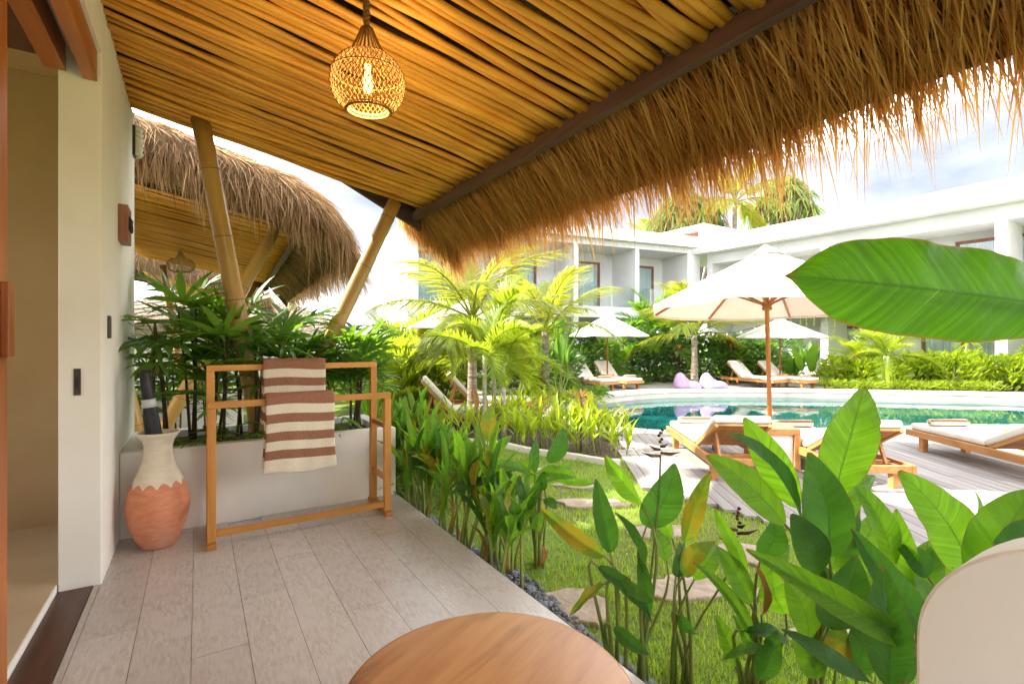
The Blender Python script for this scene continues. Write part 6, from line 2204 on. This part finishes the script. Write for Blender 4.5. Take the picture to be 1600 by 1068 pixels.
# strap-leaf heads (dracaena / pandanus)
def strap_head(mb, c, n, L, w, rnd, droop=.5, el=(-.3, 1.4)):
    for k in range(n):
        a = rnd.uniform(0, 6.28); e = rnd.uniform(*el)
        d = Vector((math.cos(a) * math.cos(e), math.sin(a) * math.cos(e), math.sin(e)))
        s_ = d.cross(UP)
        if s_.length < 1e-3: continue
        s_.normalize()
        l = L * rnd.uniform(.7, 1.1)
        v, uv = [], []
        for q in range(4):
            u = q / 3
            p = c + d * l * u + Vector((0, 0, -droop * l * u * u))
            ww = w * (1 - .75 * u) if q < 3 else 0
            if q == 3: v.append(p); uv.append((.5, 1))
            else: v += [p - s_ * ww, p + s_ * ww]; uv += [(0, u), (1, u)]
        mb.add(v, [(0, 1, 3, 2), (2, 3, 5, 4), (4, 5, 6)], uv)
def dracaena(pos, label, heads, L, w, rnd, mat, bark, group, cat, n=60, droop=.5):
    r = empty('dracaena' if cat == 'dracaena' else 'screw_pine', pos)
    tag(r, label, cat, group)
    mb, tk = MB(), MB()
    for (x, y, z) in heads:
        c = Vector((x, y, z))
        tk.tube([(x * .1, y * .1, 0), (x * .5, y * .5, z * .55), c], [0.05 * L * 1.4, 0.04 * L * 1.4, 0.03 * L * 1.2], 7)
        strap_head(mb, c, n, L, w, rnd, droop)
    tk.build('trunk', M[bark], r, smooth=True)
    mb.build('crown', M[mat], r)
    return r
dracaena(gd(1490, 15.6), 'spiky yellow-green dracaena in the far bed', [(0, 0, 1.0), (.25, -.3, 1.5), (-.1, .3, .7)], .55, .028, rnd, 'ginger', 'bark_pale', None, 'dracaena')
dracaena(gd(1602, 15.2), 'spiky dracaena at the right edge of the far bed', [(0, 0, 1.2), (.2, -.2, .8)], .55, .028, rnd, 'ginger', 'bark_pale', None, 'dracaena')
dracaena(gd(1140, 18.0), 'reddish spiky dracaena left of the far loungers', [(0, 0, 1.5), (.3, 0, 1.1)], .5, .025, rnd, 'cordyline', 'cane', None, 'dracaena')
dracaena(gd(1060, 18.0), 'reddish spiky dracaena left of the coconut palm trunk', [(0, 0, 1.2), (.2, .1, .8)], .5, .025, rnd, 'cordyline', 'cane', None, 'dracaena')
dracaena(gd(1332, 16.3), 'reddish dracaena at the left end of the far bed', [(0, 0, .9), (.2, .2, .6)], .5, .03, rnd, 'cordyline', 'cane', None, 'dracaena')
# trees behind the roofs
BG = 'trees behind the buildings'
def screw_pine(pos, label, cz, rx, h):
    heads = []
    for k in range(38):
        a = k * 2.4; u = math.sqrt((k + .5) / 38)
        heads.append((math.cos(a) * rx * u, math.sin(a) * rx * u, cz + h * (1 - u * u) * .6 + rnd.uniform(-.5, .5)))
    return dracaena(pos, label, heads, 1.7, .07, rnd, 'pandan', 'bark', BG, 'screw pine', 44, 1.1)
screw_pine(gd(1070, 36), 'shaggy screw pine rising behind the roof, left one of two', 9.4, 2.6, 4.4)
screw_pine(gd(1222, 38), 'shaggy screw pine rising behind the stair house, right one of two', 11.0, 2.2, 4.2)
feather_palm('coconut_palm', gd(1148, 34), 'tall coconut palm behind the roof between the screw pines', 'palm', 'coco', 11.0, 0.2, 0.14, 15, 3.4, rnd, BG, (-.3, 1.4), 'bark')
feather_palm('coconut_palm', gd(1022, 40), 'distant coconut palm peeking over the balcony building', 'palm', 'coco', 9.0, 0.2, 0.14, 16, 3.0, rnd, BG, (-.3, 1.4), 'bark')
feather_palm('coconut_palm', gd(985, 44), 'farthest coconut palm crown low behind the balcony roof', 'palm', 'coco', 9.3, 0.2, 0.14, 14, 3.0, rnd, BG, (-.3, 1.2), 'bark')

# ---- lawn blades
gm = MB()
stone_c = [(gp(px, py), a_, b_) for ((px, py), a_, b_) in stones]
cy, sy = math.cos(YAW), math.sin(YAW)
cnt = 0
rg = random.Random(3)
while cnt < 62000:
    D = 1.6 + 8.4 * rg.random() ** 1.7
    u = rg.uniform(-0.30, 0.95)
    p = gd(800 + u * FPX, D)
    cnt += 1
    if p.x < TE + 0.20 or (p.x < TE + 0.34 and rg.random() < .75): continue
    if inside(deck_poly, p.x, p.y) or inside(bed_poly, p.x, p.y): continue
    if inside(pool_ring, p.x, p.y): continue
    skip = False
    for c, a_, b_ in stone_c:
        dx, dy = p.x - c.x, p.y - c.y
        X = dx * cy - dy * sy; Y = dx * sy + dy * cy
        if (X / a_) ** 2 + (Y / b_) ** 2 < 0.92: skip = True; break
    if skip: continue
    L = rg.uniform(.022, .055) * (1.0 + 0.5 * noise.noise(Vector((p.x * 2, p.y * 2, 0))))
    w = 0.0016 + 0.0011 * D / 2.5
    a = rg.uniform(0, 6.28)
    ln = rg.uniform(.1, .8) * L
    s_ = Vector((math.cos(a + 1.57), math.sin(a + 1.57), 0)) * w
    tip = p + Vector((math.cos(a) * ln, math.sin(a) * ln, L))
    md = p + Vector((math.cos(a) * ln * .35, math.sin(a) * ln * .35, L * .6))
    gm.add([p - s_, p + s_, md - s_ * .8, md + s_ * .8, tip], [(0, 1, 3, 2), (2, 3, 4)])
o = gm.build('lawn_grass', M['grass'])
tag(o, 'short bright green grass of the lawn', 'grass', None, 'stuff')

# ------------------------------------------------------------------ move building roots to their bases
for root, loc in ((LB, Vector((7.2, 18.8, GZ))), (RB, Vector((22.5, 16.6, GZ)))):
    root.location = loc
    for ch in root.children:
        ch.location = ch.location - loc
